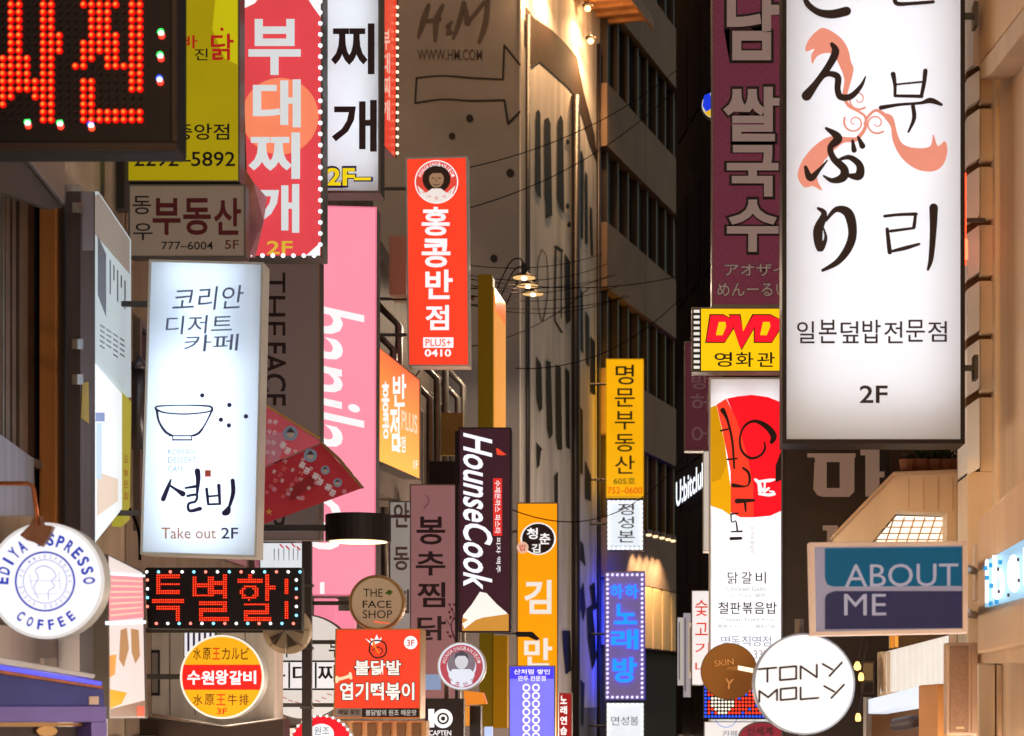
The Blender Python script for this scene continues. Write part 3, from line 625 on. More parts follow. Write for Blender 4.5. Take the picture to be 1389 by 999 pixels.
# ================================================================== UNSEEN SHOPFRONTS ADDED FOR LIGHT FROM BELOW
def fill_shopfront(label, side, y0, y1, col, s):
    x = (WL + .02) if side < 0 else 2.58; t = thing('shopfront', label, 'shopfront', (x, (y0 + y1) / 2, 0)); n = max(2, int((y1 - y0) / 1.4)); g_ = (y1 - y0) / n; e = -side * .04
    for i in range(n):
        a, b_ = sorted((x, x + e)); MB().box(a, y0 + g_ * i + .05, .5, b_, y0 + g_ * (i + 1) - .05, 2.15).build('lit_window', lit(col, s), t)
        a, b_ = sorted((x, x + e * 2)); MB().box(a, y0 + g_ * i - .045, 0.1, b_, y0 + g_ * i + .045, 2.15).build('mullion', alu, t)
    a, b_ = sorted((x, x + e * 3)); MB().box(a, y0 - .05, .12, b_, y1 - .046, .49).build('plinth', DARKM, t); MB().box(a, y0 - .05, 2.151, b_, y1 - .046, 2.26).build('head', alu, t)
fill_shopfront('warm lit shopfront under the round coffee sign at street level', -1, 8, 15.8, '#ffe4c4', 8)
fill_shopfront('cool white shopfront under the dessert cafe sign at street level', -1, 16.2, 22.6, '#fff0dc', 8)
fill_shopfront('amber shopfront under the tall pink sign at street level', -1, 23.1, 29.4, '#ffc890', 8)
fill_shopfront('bright shopfront on the right beneath the glass sign at street level', 1, 9.8, 17.3, '#ffeedc', 12)
fill_shopfront('warm shopfront on the right beyond the balcony at street level', 1, 21.0, 29.0, '#ffdcb4', 8)
# ================================================================== LEFT SIGNS
# --- big red LED board
P = Pl(10.0)
t = thing('led_board', 'big black LED board with glowing red characters cut by the top left corner', 'LED sign', P.at(60, 205, -.1))
slab('case', R(-90, -70, 240, 205), P, mat('bezel_black', '#120c0d', .65, 0, var=.2), t, 0, .22, bevel=.02)
slab('frame_edge', R(-90, 193, 240, 204), P, mat('bezel_brown', '#3a2924', .5, 0), t, .02, .018, bevel=.006)
slab('frame_edge', R(232, -70, 240, 192.5), P, mat('bezel_brown', '#3a2924', .5, 0), t, .02, .018, bevel=.006)
slab('mask', R(-88, -68, 231, 192), P, mat('led_mask', '#170b0d', .5), t, .003, .002)
X = [12 + 31.2 * c for c in range(18)]
rows = ["011001100011111011", "011001100001110011", "011001100001110011", "011001100001110011", "011001110001111011", "011001110011111011", "011001110011111011",
        "111101100011011011", "111101100110011111", "111101100000000011", "111111100011000011", "111111100011000011", "110011100011000000", "100001100011000000", "000001100011111111", "000001100011111111"]
ledm = [lit('#ff0e0a', 1.15), lit('#ff7e30', 1.5)]; me_on = None; off_b = MB()
rr = 4.7 / F * 10
for r_ in range(-2, 16):
    for c_ in range(18):
        px = 0 + (12 + 31.2 * c_) / 2.854; py = (20 + 29.7 * r_) / 2.854; on = rows[max(0, r_)][c_] == '1'
        if on:
            if me_on is None:
                b = MB(); b.lathe((0, 0, 0), [(rr, 0), (rr, .004), (rr * .55, .014)], 'y', 10); b.mi = [0] * len(b.f); k = len(b.f)
                b.lathe((0, 0, 0), [(rr * .52, .0145), (rr * .3, .018), (0.001, .019)], 'y', 8); b.mi[k:] = [1] * (len(b.f) - k)
                o = b.build('led', ledm, t, smooth=False); me_on = o.data
                me_on.transform(Matrix.Translation(ORG[t.name])); o.location = P.at(px, py, .006) - ORG[t.name]
            else:
                o = bpy.data.objects.new('led', me_on); link(o, t); o.location = P.at(px, py, .006) - ORG[t.name]
        else: off_b.lathe(P.at(px, py, .004), [(rr * .6, 0), (rr * .45, .01)], 'y', 6)
off_b.build('unlit_led_grid', mat('led_off', '#35191f', .5), t, kind='stuff')
for px, py, cs in ((219, 46, ('3cff6a', 'ff3a2a')), (218, 77, ('3cff6a', 'ff3a2a')), (217, 109, ('3a5aff', 'ff3a2a')), (38, 168, ('3cff6a', 'ff3a2a')), (82, 169, ('3cff6a', 'ff3a2a')), (124, 171, ('3a5aff', 'ff4a2a'))):
    for k, (cc, dx, dy) in enumerate(((cs[0], -1, -2.5), (cs[1], .5, 3), ('ffffff', 0, 0))):
        MB().lathe(P.at(px + dx, py + dy, .004 + .004 * k), [(.018 if k < 2 else .013, 0), (.014, .008), (.001, .014)], 'y', 8).build('border_led', lit('#' + cc, 2.2), t)
bracket(t, -3.6, 5.9, 10.1, -4.5, 1)
# --- yellow phone number sign
P = Pl(15.6); Y1 = lit('#b8a310', .62)
t = sign('vertical_signboard', 'yellow signboard with a phone number ending 5892, right of the LED board', R(172, -70, 325, 247), P, .2, METAL, Y1, 2, arm=WL - .2)
text('바', (245, 48, 268, 66), P, lit('#b8201c', .7), t, .03); text('진', (264, 66, 282, 82), P, BLACK, t, .01); text('닭', (286, 46, 317, 82), P, lit('#b8201c', .7), t, .03)
for x in (250, 301): slab('dot', disc_pts(x, 40, 2.4, 10), P, lit('#b8201c', .7), t, .008, .002)
text('중앙점', (237, 168, 311, 190), P, BLACK, t, .02); text('2292–5892', (182, 206, 319, 226), P, BLACK, t, .02)
slab('pale_cloud', [(292, 0), (322, 0), (322, 88), (305, 80), (288, 40)], P, lit('#d0c414', .75), t, .0075, .0005)
# --- estate agent sign
t = sign('estate_sign', 'unlit beige signboard with maroon characters and number 777-6004 above the dessert cafe sign', R(174, 250, 333, 349), P, .14, METAL, mat('panel_beige', '#b39b88', .55, var=.1, emit=.3, ecol='#9a8472'), 2, back=False)  # faint emission in the panel stands in for neighbouring signs' light
MR = mat('maroon', '#5a1a1e', .5)
for s_, r_ in (('동', (180, 266, 205, 291)), ('우', (181, 303, 207, 326))): text(s_, r_, P, BLACK, t, .01)
for i, s_ in enumerate('부동산'): text(s_, (207 + i * 41.5, 269, 245 + i * 41, 319), P, MR, t, .045)
text('777–6004', (219, 328, 289, 339), P, BLACK, t, .01); text('5F', (305, 326, 324, 338), P, mat('maroon', '#5a1a1e'), t, .01)
# --- red budae jjigae sign
P = Pl(16.3)
t = sign('vertical_signboard', 'coral red vertical sign with white raised characters, orange disc and bead lights', [(323, -40), (438, -40), (438, 350), (335, 350)], P, .24, METAL, lit('#d9454c', .95), 3, arm=WL)
slab('orange_disc', [(max(327, min(433, x)), y) for x, y in disc_pts(380, 158, 52)], P, lit('#ef8460', .95), t, .0075, .001)
for q in ([(326, -36), (380, -36), (345, 5), (326, 14)], [(436, -36), (395, -36), (425, 10), (436, 25)], [(434, 330), (434, 347), (415, 347)]): slab('white_corner', q, P, WHT, t, .0075, .001)
LW = lit('#dfe4e8', .82)
for s_, r_ in (('부', (337, 26, 408, 102)), ('대', (343, 108, 408, 173)), ('찌', (337, 180, 407, 243)), ('개', (345, 250, 406, 316))): text(s_, r_, P, LW, t, .055, .012, .035, name='letter')
text('2F', (362, 327, 397, 345), P, lit('#d8b03a', .9), t, .03)
bp = [(434.5, y) for y in range(2, 345, 15)] + [(x, 347) for x in range(342, 432, 14)]
bulbs(t, bp, P, .02, lit('#eef2ff', 1.8)); bulbs(t, [(325.5, y) for y in range(6, 225, 12)], P, .014, lit('#c8ccff', 1.4))
cr = mat('torn_vinyl', '#cf8d9d', .4, var=.3, scale=5)
b = MB(); b.add([P.at(328, 222, .02), P.at(344, 248, .1), P.at(362, 268, .04), P.at(358, 300, .12), P.at(346, 350, .03), P.at(336, 350, .03), P.at(334, 300, .06)], [(0, 1, 6), (1, 2, 3), (1, 3, 6), (3, 4, 5), (3, 5, 6)]); b.build('torn_flap', cr, t, recalc=False)
# --- white jjigae sign with real tubes
def tube_sign(name, label, quad, pl, thick, casem, opalm, inset, tubes, tcol, ts, trad=.018, arm=None, group=None, back=True, cat='sign'):
    if not isinstance(quad[0], tuple): quad = R(*quad)
    cx = sum(q[0] for q in quad) / 4; by = max(q[1] for q in quad)
    t = thing(name, label, cat, pl.at(cx, by, -thick / 2), group)
    b = MB()
    for i in range(4):
        j = (i + 1) % 4; A, B_ = pl.at(*quad[i]), pl.at(*quad[j]); mid = (A + B_) / 2; cen = pl.at(cx, sum(q[1] for q in quad) / 4); w_ = .015
        inn = [A, B_, B_ + (cen - B_).normalized() * w_ * 1.4, A + (cen - A).normalized() * w_ * 1.4]
        b.slab(inn, pl.n, thick)
    b.build('case', casem, t)
    (ax, ay), (bx, by_), (c_x, cy_), (dx, dy) = quad; ins = [(ax + inset, ay + inset), (bx - inset, by_ + inset), (c_x - inset, cy_ - inset), (dx + inset, dy - inset)]
    b = MB()
    for i in range(4):
        j = (i + 1) % 4; b.slab([pl.at(*quad[i], .012), pl.at(*quad[j], .012), pl.at(*ins[j], .012), pl.at(*ins[i], .012)], pl.n, .011)
    b.build('frame', casem, t)
    MB().flat([pl.at(x, y, -.002) for x, y in quad]).build('face_panel', opalm, t, recalc=False)
    MB().slab([pl.at(x, y, -thick + .004) for x, y in quad], pl.n, .02).build('back_plate', mat('box_inside', '#e8e8e8', .8, var=.02), t)
    for (x0, y0, x1, y1) in tubes:
        MB().tube([pl.at(x0, y0, -thick * .62), pl.at(x1, y1, -thick * .62)], trad, 6).build('tube', lit(tcol, ts), t)
    if arm is not None:
        X = pl.at(quad[0][0] if arm < 0 else quad[1][0], by).x; p0 = pl.at(cx, quad[0][1], -thick / 2); p1 = pl.at(cx, by, -thick / 2); h = p0.z - p1.z
        bracket(t, X, p0.z - h * .15, p0.y, arm, 2, h * .7)
    return t
P = Pl(17.2)
t = tube_sign('vertical_signboard', 'white lightbox with large black characters and yellow 2F between red and pink signs', R(438, -70, 516, 262), P, .26, METAL, opal('opal_white', '#e9edf0'), 3, [(455, -50, 455, 70), (498, -50, 498, 70), (455, 82, 455, 248), (498, 82, 498, 248)], '#eef6ff', 7.5, arm=WL)
for s_, r_ in (('찌', (449, 32, 508, 101)), ('개', (450, 136, 511, 206))): text(s_, r_, P, INK, t, .04)
text('2F–', (441, 225, 506, 255), P, mat('sign_blue', '#24247c', .5), t, .11, .008); text('2F–', (443, 228, 503, 252), P, lit('#f0d818', .85), t, .05, .011)
# --- red slanted side face
P = Pl(516, 17.3, 542, 18.6)
t = sign('side_signboard', 'narrow red signboard seen edge-on, right of the white black-lettered lightbox', [(517, -60), (541, -60), (538, 216), (517, 196)], P, .1, METAL, lit('#e2412a', .95), 1, back=False)
for i, s_ in enumerate('부대찌개'): text(s_, (519, 40 + i * 32, 529, 68 + i * 32), P, lit('#f2b7a4', .9), t, .05)
bulbs(t, [(539, y) for y in range(10, 214, 11)], P, .018, lit('#ffe0c0', 1.5), .03)
# --- dessert cafe
P = Pl(14.9)
t = tube_sign('vertical_signboard', 'tall pale blue-white dessert cafe lightbox with a drawn bowl and Take out 2F', [(202, 352), (357, 356), (348, 757), (190, 752)], P, .24, WHITEM, opal('opal_blue', '#dbe8f4'), 3,
              [(240, 480, 240, 740), (275, 440, 275, 745), (310, 480, 310, 740), (228, 375, 330, 378), (250, 420, 310, 420)], '#eaf3ff', 9, arm=WL)
NV = mat('ink_navy', '#2a2350', .5, var=.05); SB = mat('ink_slate', '#7484a8', .5, var=.1)
text('코리안', (233, 389, 328, 421), P, SB, t, .005, shear=.12, tilt=-.05); text('디저트', (224, 428, 314, 453), P, SB, t, .005, shear=.1, tilt=-.03); text('카페', (249, 454, 322, 477), P, SB, t, .005, shear=.1, tilt=-.03)
B = Brush(P, .006); z5 = (0, 330, 2.854)
B.go([(605, 645, 10), (612, 632, 6), (715, 628, 5), (810, 632, 8), (821, 648, 10)], tf=z5).go([(606, 645, 8), (640, 657, 6), (715, 662, 6), (790, 656, 6), (820, 648, 6)], tf=z5)
B.go([(607, 646, 10), (615, 690, 8), (640, 730, 10), (668, 746, 8)], tf=z5).go([(820, 650, 8), (795, 700, 6), (770, 735, 10), (745, 746, 8)], tf=z5).go([(655, 746, 5), (755, 746, 5)], tf=z5).go([(668, 748, 4), (670, 762, 4)], tf=z5).go([(740, 748, 4), (742, 762, 4)], tf=z5).go([(668, 762, 6), (742, 762, 6)], tf=z5)
for x, y in ((783, 590), (888, 627), (952, 671), (855, 684), (886, 706)): B.blob(disc_pts(x, y, 9, 10), z5)
B.build('bowl_drawing', NV, t)
for s_, y, x1 in (('KOREAN', 609, 264), ('DESSERT', 620, 267), ('CAFE', 632, 249)): text(s_, (228, y, x1, y + 8), P, mat('ink_pale_blue', '#8aa6cc', .5), t, 0)
slab('red_seal', R(278, 638, 286, 647), P, mat('seal_red', '#c2564a', .5), t, .006, .003)
B = Brush(P, .006); zb = (0, 640, 2.783)
B.go([(645, 30, 6), (636, 55, 14), (616, 104, 18)], tf=zb).go([(638, 50, 8), (665, 68, 12), (690, 84, 22)], tf=zb).go([(700, 62, 8), (738, 56, 12)], tf=zb).go([(745, -2, 22), (748, 30, 18), (744, 84, 10)], tf=zb)
B.go([(708, 92, 10), (742, 88, 10), (738, 112, 10), (712, 122, 10), (716, 148, 12), (755, 140, 16)], tf=zb)
B.go([(780, 66, 12), (786, 122, 10)], tf=zb).go([(826, 52, 14), (830, 122, 10)], tf=zb).go([(784, 94, 8), (828, 90, 8)], tf=zb).go([(785, 124, 8), (830, 122, 9)], tf=zb).go([(878, 34, 16), (880, 80, 16), (868, 126, 12)], tf=zb).go([(866, 130, 10), (858, 150, 26), (848, 156, 22)], tf=zb)
B.split('brush_letter', NV, t)
text('Take out', (219, 716, 293, 731), P, mat('ink_ochre', '#c58a58', .5), t, .01); text('2F', (300, 716, 323, 731), P, NV, t, .02)
# --- THE FACE SHOP vertical
P = Pl(18.6)
t = sign('vertical_signboard', 'unlit taupe vertical sign reading THE FACE SHOP sideways behind the red bunting', R(345, 352, 434, 733), P, .22, METAL, mat('panel_taupe', '#9a8680', .5, var=.06, emit=.22, ecol='#8c7670'), 1, frame=mat('frame_gold', '#8a6a3a', .35, .6), arm=WL, back=False)  # unlit panel brightened by a faint glow in its own colour
text('THE', (358, 370, 387, 456), P, INK, t, 0, rot=1); text('FACE', (357, 465, 388, 551), P, INK, t, .025, rot=1); text('SHOP', (358, 562, 387, 716), P, INK, t, 0, rot=1)
# --- pink sign
P = Pl(22.2)
t = sign('vertical_signboard', 'tall glowing pink sign with white lowercase lettering running sideways', [(400, 278), (511, 281), (509, 808), (400, 808)], P, .3, METAL, lit('#fa93a8', 1.0), 2, frame=lit('#f07f98', .9), arm=WL)
for s_, r_, y in (('banila', (402, 418, 494, 612), 0), ('co', (402, 672, 463, 745), 0)): text(s_, r_, P, WHT, t, .02, rot=1, shear=.22)
slab('white_underside', R(434, 790, 440, 806), P, WHT, t, .008, .003)
slab('lower_box', R(426, 812, 455, 842), Pl(22.4), lit('#f58aa2', .9), t, 0, .2); slab('lower_box', R(446, 829, 480, 858), Pl(22.5), lit('#f58aa2', .9), t, 0, .2)
# --- chinese restaurant red sign
P = Pl(27.5); RD = lit('#ff4228', 1.0)
t = sign('vertical_signboard', 'bright orange-red vertical sign with round portrait emblem and number 0410', [(550, 214), (634, 212), (637, 497), (553, 497)], P, .3, WHITEM, RD, 2.2, arm=WL)
slab('emblem_rim', disc_pts(592, 247, 29.5), P, WHT, t, .009, .002); slab('emblem_ring', disc_pts(592, 247, 28), P, lit('#e0483a', .95), t, .012, .002)
for i, s_ in enumerate('HONGKONGBANJEOM'): a = math.pi * (1.12 + .76 * i / 14) - 0; glyph_at(s_, 592 + 24 * math.cos(a), 247 + 24 * math.sin(a), 3, 5, a + math.pi / 2, P, WHT, t, .03, .016)
slab('emblem_field', disc_pts(592, 243, 19), P, mat('emb_brown', '#4a352c', .6), t, .015, .002); slab('face_shape', disc_pts(592, 243, 10, 20, 12), P, mat('emb_skin', '#c99a72', .6, emit=.35, ecol='#e8b48a'), t, .018, .002)
slab('hair_shape', [(581, 240), (583, 231), (592, 227), (601, 231), (603, 240), (598, 235), (587, 235)], P, mat('emb_brown', '#4a352c', .6), t, .021, .002)
B = Brush(P, .021); B.go([(586, 242, 1.2), (589, 242, 1.2)]).go([(595, 242, 1.2), (598, 242, 1.2)]).go([(588, 250, 1), (592, 251.5, 1.2), (596, 250, 1)]).go([(592, 243, .8), (591.5, 247, .8)]); B.build('face_lines', INK, t)
slab('white_ribbon', [(566, 252), (578, 262), (586, 256), (598, 256), (606, 262), (618, 252), (612, 268), (600, 275), (584, 275), (572, 268)], P, lit('#f3e8e0', .9), t, .018, .002)
for i, s_ in enumerate('새마을식당'): a = math.pi * (.78 - .56 * i / 4); glyph_at(s_, 592 + 23 * math.cos(a), 246 + 23 * math.sin(a), 5, 4, 0, P, lit('#e0483a', .8), t, 0, .023)
for s_, r_ in (('홍', (572, 281, 610, 320)), ('콩', (572, 324, 611, 363)), ('반', (577, 366, 614, 406)), ('점', (577, 414, 609, 448))): text(s_, r_, P, WHT, t, .05)
slab('white_box', R(574, 458, 615, 472), P, WHT, t, .008, .003); text('PLUS+', (577, 460, 612, 470), P, lit('#ff5a3c', .9), t, .02, .012); text('0410', (576, 474, 612, 484), P, WHT, t, .05)
# --- orange slanted sign
P = Pl(511, 24.5, 572, 28.0)
t = sign('slanted_signboard', 'orange to red side signboard at an angle between pink and red vertical signs', [(511, 469), (571, 515), (571, 651), (511, 626)], P, .25, METAL, None or lit('#f27a2c', .95), 1.5, back=False)
m = bpy.data.materials.new('orange_red_print'); m.use_nodes = True; n = m.node_tree; p = n.nodes['Principled BSDF']; tc = n.nodes.new('ShaderNodeNewGeometry'); sx = n.nodes.new('ShaderNodeSeparateXYZ'); mr = n.nodes.new('ShaderNodeMapRange'); r = n.nodes.new('ShaderNodeValToRGB')
n.links.new(tc.outputs['Position'], sx.inputs[0]); n.links.new(sx.outputs[2], mr.inputs[0]); mr.inputs[1].default_value = P.at(540, 640).z; mr.inputs[2].default_value = P.at(540, 490).z; n.links.new(mr.outputs[0], r.inputs[0])
r.color_ramp.elements[0].color = lin('#f4983e'); r.color_ramp.elements[1].color = lin('#e8512c'); n.links.new(r.outputs[0], p.inputs['Emission Color']); p.inputs['Emission Strength'].default_value = .95; p.inputs['Base Color'].default_value = (.1, .03, .01, 1)
for ch in t.children:
    if ch.name.startswith('face_panel'): ch.data.materials[0] = m
for s_, r_ in (('홍', (518, 518, 528, 560)), ('콩', (519, 560, 528, 596)), ('반', (533, 508, 551, 552)), ('점', (529, 552, 542, 612))): text(s_, r_, P, WHT, t, .05)
text('PLUS', (545, 560, 566, 586), P, lit('#f6d8c0', .9), t, .03, tilt=.35); text('본점', (538, 592, 550, 614), P, WHT, t, .03); text('1F', (561, 625, 567, 636), P, WHT, t, 0)
# --- blanket of red bunting cloth
P = Pl(15.4)
def kite(name, pts, m_, par, lab=None):
    b = MB(); b.slab([P.at(x, y, o_) for x, y, o_ in pts], P.n, .006); o = b.build(name, m_, par); return o
rc = mat('banner_red', '#b04048', .6, emit=.22, ecol='#c8303a', var=.25, scale=3); rc2 = mat('banner_rose', '#cc6670', .6, emit=.3, ecol='#e05a68', var=.25, scale=3)  # faint glow put into the cloth colours, though it is no lamp
t = thing('banner', 'folded triangular red vinyl banner with small portraits hanging over the taupe sign', 'banner', P.at(350, 712))
kite('upper_fold', [(352, 546, .1), (436, 600, .16), (352, 636, .1)], rc2, t); kite('lower_fold', [(352, 638, .08), (436, 602, .13), (492, 662, .02), (352, 713, .05)], rc, t)
slab('gold_rail', [(352, 543), (434, 594), (434, 597), (352, 546)], P, mat('rail_gold', '#a5783a', .4, .5), t, .17, .02)
slab('gold_rail', [(434, 597), (462, 622), (494, 662), (490, 663), (458, 625), (434, 601)], P, mat('rail_dull', '#6d5138', .4, .5), t, .17, .02)
slab('rose_patch', [(360, 590), (392, 585), (378, 625), (362, 630)], P, mat('banner_light', '#d08090', .6, emit=.2, ecol='#e08898'), t, .15, .002)
slab('dark_patch', [(385, 668), (420, 645), (432, 655), (395, 680)], P, mat('banner_deep', '#7a1c24', .6), t, .135, .002)
pw = mat('banner_print', '#d9c8c8', .6, emit=.25, ecol='#e6d8d8')
for x, y, r_, cx_ in ((394, 588, 10, 0), (421, 618, 9, 0), (441, 638, 6, 0), (458, 655, 6, 0)):
    slab('portrait_disc', disc_pts(x, y, r_, 20), P, mat('banner_blue', '#8f9fb4', .6, emit=.2), t, .165, .003); slab('portrait', disc_pts(x, y + 1, r_ * .5, 12), P, mat('emb_skin2', '#c0a89a', .6, emit=.2), t, .169, .002); slab('hair_shape', [(x - r_ * .6, y - 1), (x, y - r_ * .8), (x + r_ * .6, y - 1)], P, mat('hair', '#3a3236', .7), t, .172, .002)
for x, y in ((386, 608), (412, 635), (430, 650), (447, 665)): glyph_at('홍', x - 2, y - 4, 9, 9, .45, P, pw, t, .06, .17); glyph_at('콩', x + 4, y + 4, 9, 9, .45, P, pw, t, .06, .17)
for i in range(8): glyph_at('짬뽕짜장면탕수육'[i], 366 + i % 2 * 8 - i * .5, 572 + i * 7 - (i % 2) * 6, 6, 6, .5, P, pw, t, .02, .168)
for i in range(12): glyph_at('새우깐풍기유산슬팔보채라'[i], 400 + (i % 4) * 11 - (i // 4) * 14, 612 + (i % 4) * 12 + (i // 4) * 14, 5, 5, .5, P, pw, t, .02, .168 if i % 4 < 1 else .15)
for i in range(6): slab('pale_patch', disc_pts(372 + i * 19, 664 + (i % 3) * 9 - i * 3, 3.5, 7), P, mat('banner_light', '#d08090'), t, .137, .001)
for i in range(10): glyph_at('볶음밥군만두우동칠리'[i], 362 + (i % 5) * 6 + (i // 5) * 22, 668 - (i % 5) * 8 + (i // 5) * 6, 6, 6, .5, P, mat('banner_print2', '#b86a6c', .6), t, .02, .14)
glyph_at('★', 365, 694, 10, 10, 0, P, mat('star_gold', '#b0803a', .5), t, 0, .14)
# --- Hounse Cook
P = Pl(24.0)
t = sign('vertical_signboard', 'dark plum vertical sign with white sideways script and a picture of cream toast', R(622, 580, 693, 858), P, .25, DARKM, lit('#3c2028', .9), 1.5)
q_ = pt(619.5, 585, 24.1); MB().box(q_.x - .02, 24.08, 0, q_.x + .02, 24.12, q_.z).build('mast', DARKM, t)
text('HounseCook', (628, 592, 668, 800), P, lit('#eef2ff', 1.1), t, .035, rot=1, shear=.25)
slab('red_strip', R(669, 649, 681, 727), P, lit('#d8322c', .95), t, .008, .003); text('수제돈까스 파스타', (671, 652, 679, 724), P, WHT, t, .02, .013, rot=1); text('피자 맥주', (673, 729, 679, 777), P, WHT, t, .01, rot=1)
slab('red_tip', [(673, 608), (676, 609), (687, 617), (680, 618), (674, 617)], P, lit('#e8452c', 1), t, .014, .003)
slab('cream', [(628, 835), (640, 820), (651, 803), (660, 805), (674, 820), (688, 832), (690, 845), (650, 852), (628, 850)], P, lit('#f3efe8', .95), t, .008, .003)
slab('toast', [(627, 838), (640, 843), (655, 838), (690, 833), (690, 856), (627, 856)], P, lit('#c98e3c', .9), t, .012, .003); slab('cream', [(627, 846), (650, 832), (657, 832), (630, 853)], P, lit('#f3efe8', .95), t, .016, .003)
# --- pink-brown bongchu sign
P = Pl(25.6)
t = sign('vertical_signboard', 'dusty pink vertical sign with black characters and plum blossom print, left of the plum one', R(556, 657, 624, 949), P, .25, METAL, lit('#9a6c6c', .62), 1.5, arm=WL)
for s_, r_ in (('봉', (565, 701, 604, 739)), ('추', (564, 748, 604, 781)), ('찜', (566, 790, 604, 824)), ('닭', (566, 836, 605, 869))): text(s_, r_, P, INK, t, .035)
B = Brush(P, .008); B.go([(618, 870, 2), (612, 850, 1.6), (616, 835, 1.2), (610, 822, .8)]).go([(612, 850, 1.2), (604, 840, .8)]).go([(575, 690, 1), (582, 680, 1), (578, 672, .8)])
for i in range(16): B.blob(disc_pts(606 + random.random() * 14, 818 + random.random() * 48, 1.8, 7))
B.build('blossom_print', mat('plum_print', '#5c2c3c', .6), t)
slab('blue_print', R(577, 915, 598, 936), P, lit('#8aa0c8', .7), t, .008, .003)
# --- grey andong sign
P = Pl(27.4)
t = sign('vertical_signboard', 'pale grey vertical sign partly hidden behind the dusty pink one', R(528, 680, 562, 860), P, .2, METAL, lit('#a39a94', .62), 1.5, arm=WL)
for s_, r_ in (('안', (534, 682, 555, 716)), ('동', (534, 742, 555, 774)), ('찜', (534, 800, 555, 832))): text(s_, r_, P, mat('grey_ink', '#6b5f5c', .6), t, .04)
# --- orange kimbap sign
P = Pl(31.0)
t = sign('vertical_signboard', 'bright orange vertical sign with white characters under a black round logo', R(701, 682, 757, 1040), P, .3, METAL, lit('#ff9a0c', 1.0), 1.5)
bracket(t, P.at(701, 720).x, P.at(701, 720, 0).z, 31.15, -3.9, 1)
slab('logo_edge', disc_pts(730, 731, 24, 22, 22), P, WHT, t, .008, .002); slab('logo_disc', disc_pts(730, 731, 22, 22, 20.5), P, INK, t, .011, .002)
for s_, x, y, w_ in (('청', 722, 724, 15), ('춘', 739, 731, 15), ('김', 727, 744, 12)): glyph_at(s_, x, y, w_, w_, 0, P, WHT, t, .04, .015)
slab('seal', disc_pts(709, 743, 8, 14), P, lit('#e2b8a0', .9), t, .014, .002); glyph_at('밥', 709, 743, 9, 9, 0, P, lit('#c8402c', .9), t, .03, .018)
for s_, r_ in (('김', (711, 787, 748, 833)), ('만', (711, 866, 749, 905))): text(s_, r_, P, lit('#e6e2d8', .95), t, .05)
# --- small blue sign
P = Pl(26.0)
t = sign('vertical_signboard', 'small periwinkle blue sign with columns of white rings at the bottom centre', R(690, 903, 753, 1060), P, .2, METAL, lit('#7c7af8', 1.0), 1.5)
q_ = pt(720, 1000, 26.1); MB().box(q_.x - .04, 26.06, 0, q_.x + .04, 26.14, q_.z).build('stem', STEEL, t)
slab('header', R(692, 905, 751, 921), P, lit('#4a3ff0', 1.0), t, .0075, .001)
text('산처럼 쌓인', (697, 908, 746, 915), P, WHT, t, .03, .012); text('만두 전문점', (703, 917, 740, 924), P, WHT, t, .03, .012)
for j in range(11):
    for i in range(2): ring('ring_print', 714 + i * 13, 933 + j * 11, 3.2, 5.4, P, WHT, t, .008, .002, 14)
# --- red round small, 10 caption, portrait disc
P = Pl(21.6)
t = thing('round_sign', 'round white-rimmed sign with a portrait emblem above the black 10 sign', 'sign', P.at(626, 937))
slab('case', disc_pts(626, 904, 33), P, WHITEM, t, 0, .12, bevel=.006); slab('face_panel', disc_pts(626, 904, 31.5), P, lit('#dfe6f6', .85), t, .004, .003); ring('red_band', 626, 904, 20, 29, P, lit('#b8505c', .8), t, .008, .003)
slab('field', disc_pts(626, 900, 19), P, lit('#8a7c88', .7), t, .008, .003); slab('face_shape', disc_pts(626, 897, 9, 18, 11), P, lit('#cdd0d8', .85), t, .012, .003); slab('shoulders', [(608, 915), (614, 908), (638, 908), (644, 915), (640, 928), (626, 933), (612, 928)], P, lit('#dfe6f6', .85), t, .015, .003)
slab('hair_shape', [(616, 896), (618, 887), (626, 883), (634, 887), (636, 896), (631, 890), (621, 890)], P, lit('#5a5260', .6), t, .016, .003)
for i, s_ in enumerate('HONGKONGBANJEOM'): a = math.pi * (1.08 + .84 * i / 14); glyph_at(s_, 626 + 24.5 * math.cos(a), 904 + 24.5 * math.sin(a), 3.5, 5, a + math.pi / 2, P, lit('#e8e0e6', .8), t, .02, .013)
for i, s_ in enumerate('홍콩반점'): a = math.pi * (.72 - .44 * i / 3); glyph_at(s_, 626 + 25 * math.cos(a), 904 + 25 * math.sin(a), 6, 6, a - math.pi / 2, P, lit('#b8505c', .8), t, .02, .02)
q_ = pt(606, 925, 21.64); MB().box(q_.x - .025, 21.62, 0, q_.x + .025, 21.67, q_.z).build('stem', STEEL, t)
P = Pl(21.4)
t = sign('square_sign', 'black square sign with a big white 10 at the bottom edge', R(577, 948, 629, 1020), P, .15, DARKM, mat('panel_blackbrown', '#2a211f', .5), 1, back=False, arm=WL)
text('1', (581, 962, 589, 987), P, WHT, t, .04); ring('zero', 601, 975, 8, 13, P, WHT, t, .008, .003); ring('zero', 601, 975, 3, 5.5, P, WHT, t, .008, .003, 20); text('CAPTEN', (582, 991, 612, 998), P, WHT, t, .02)
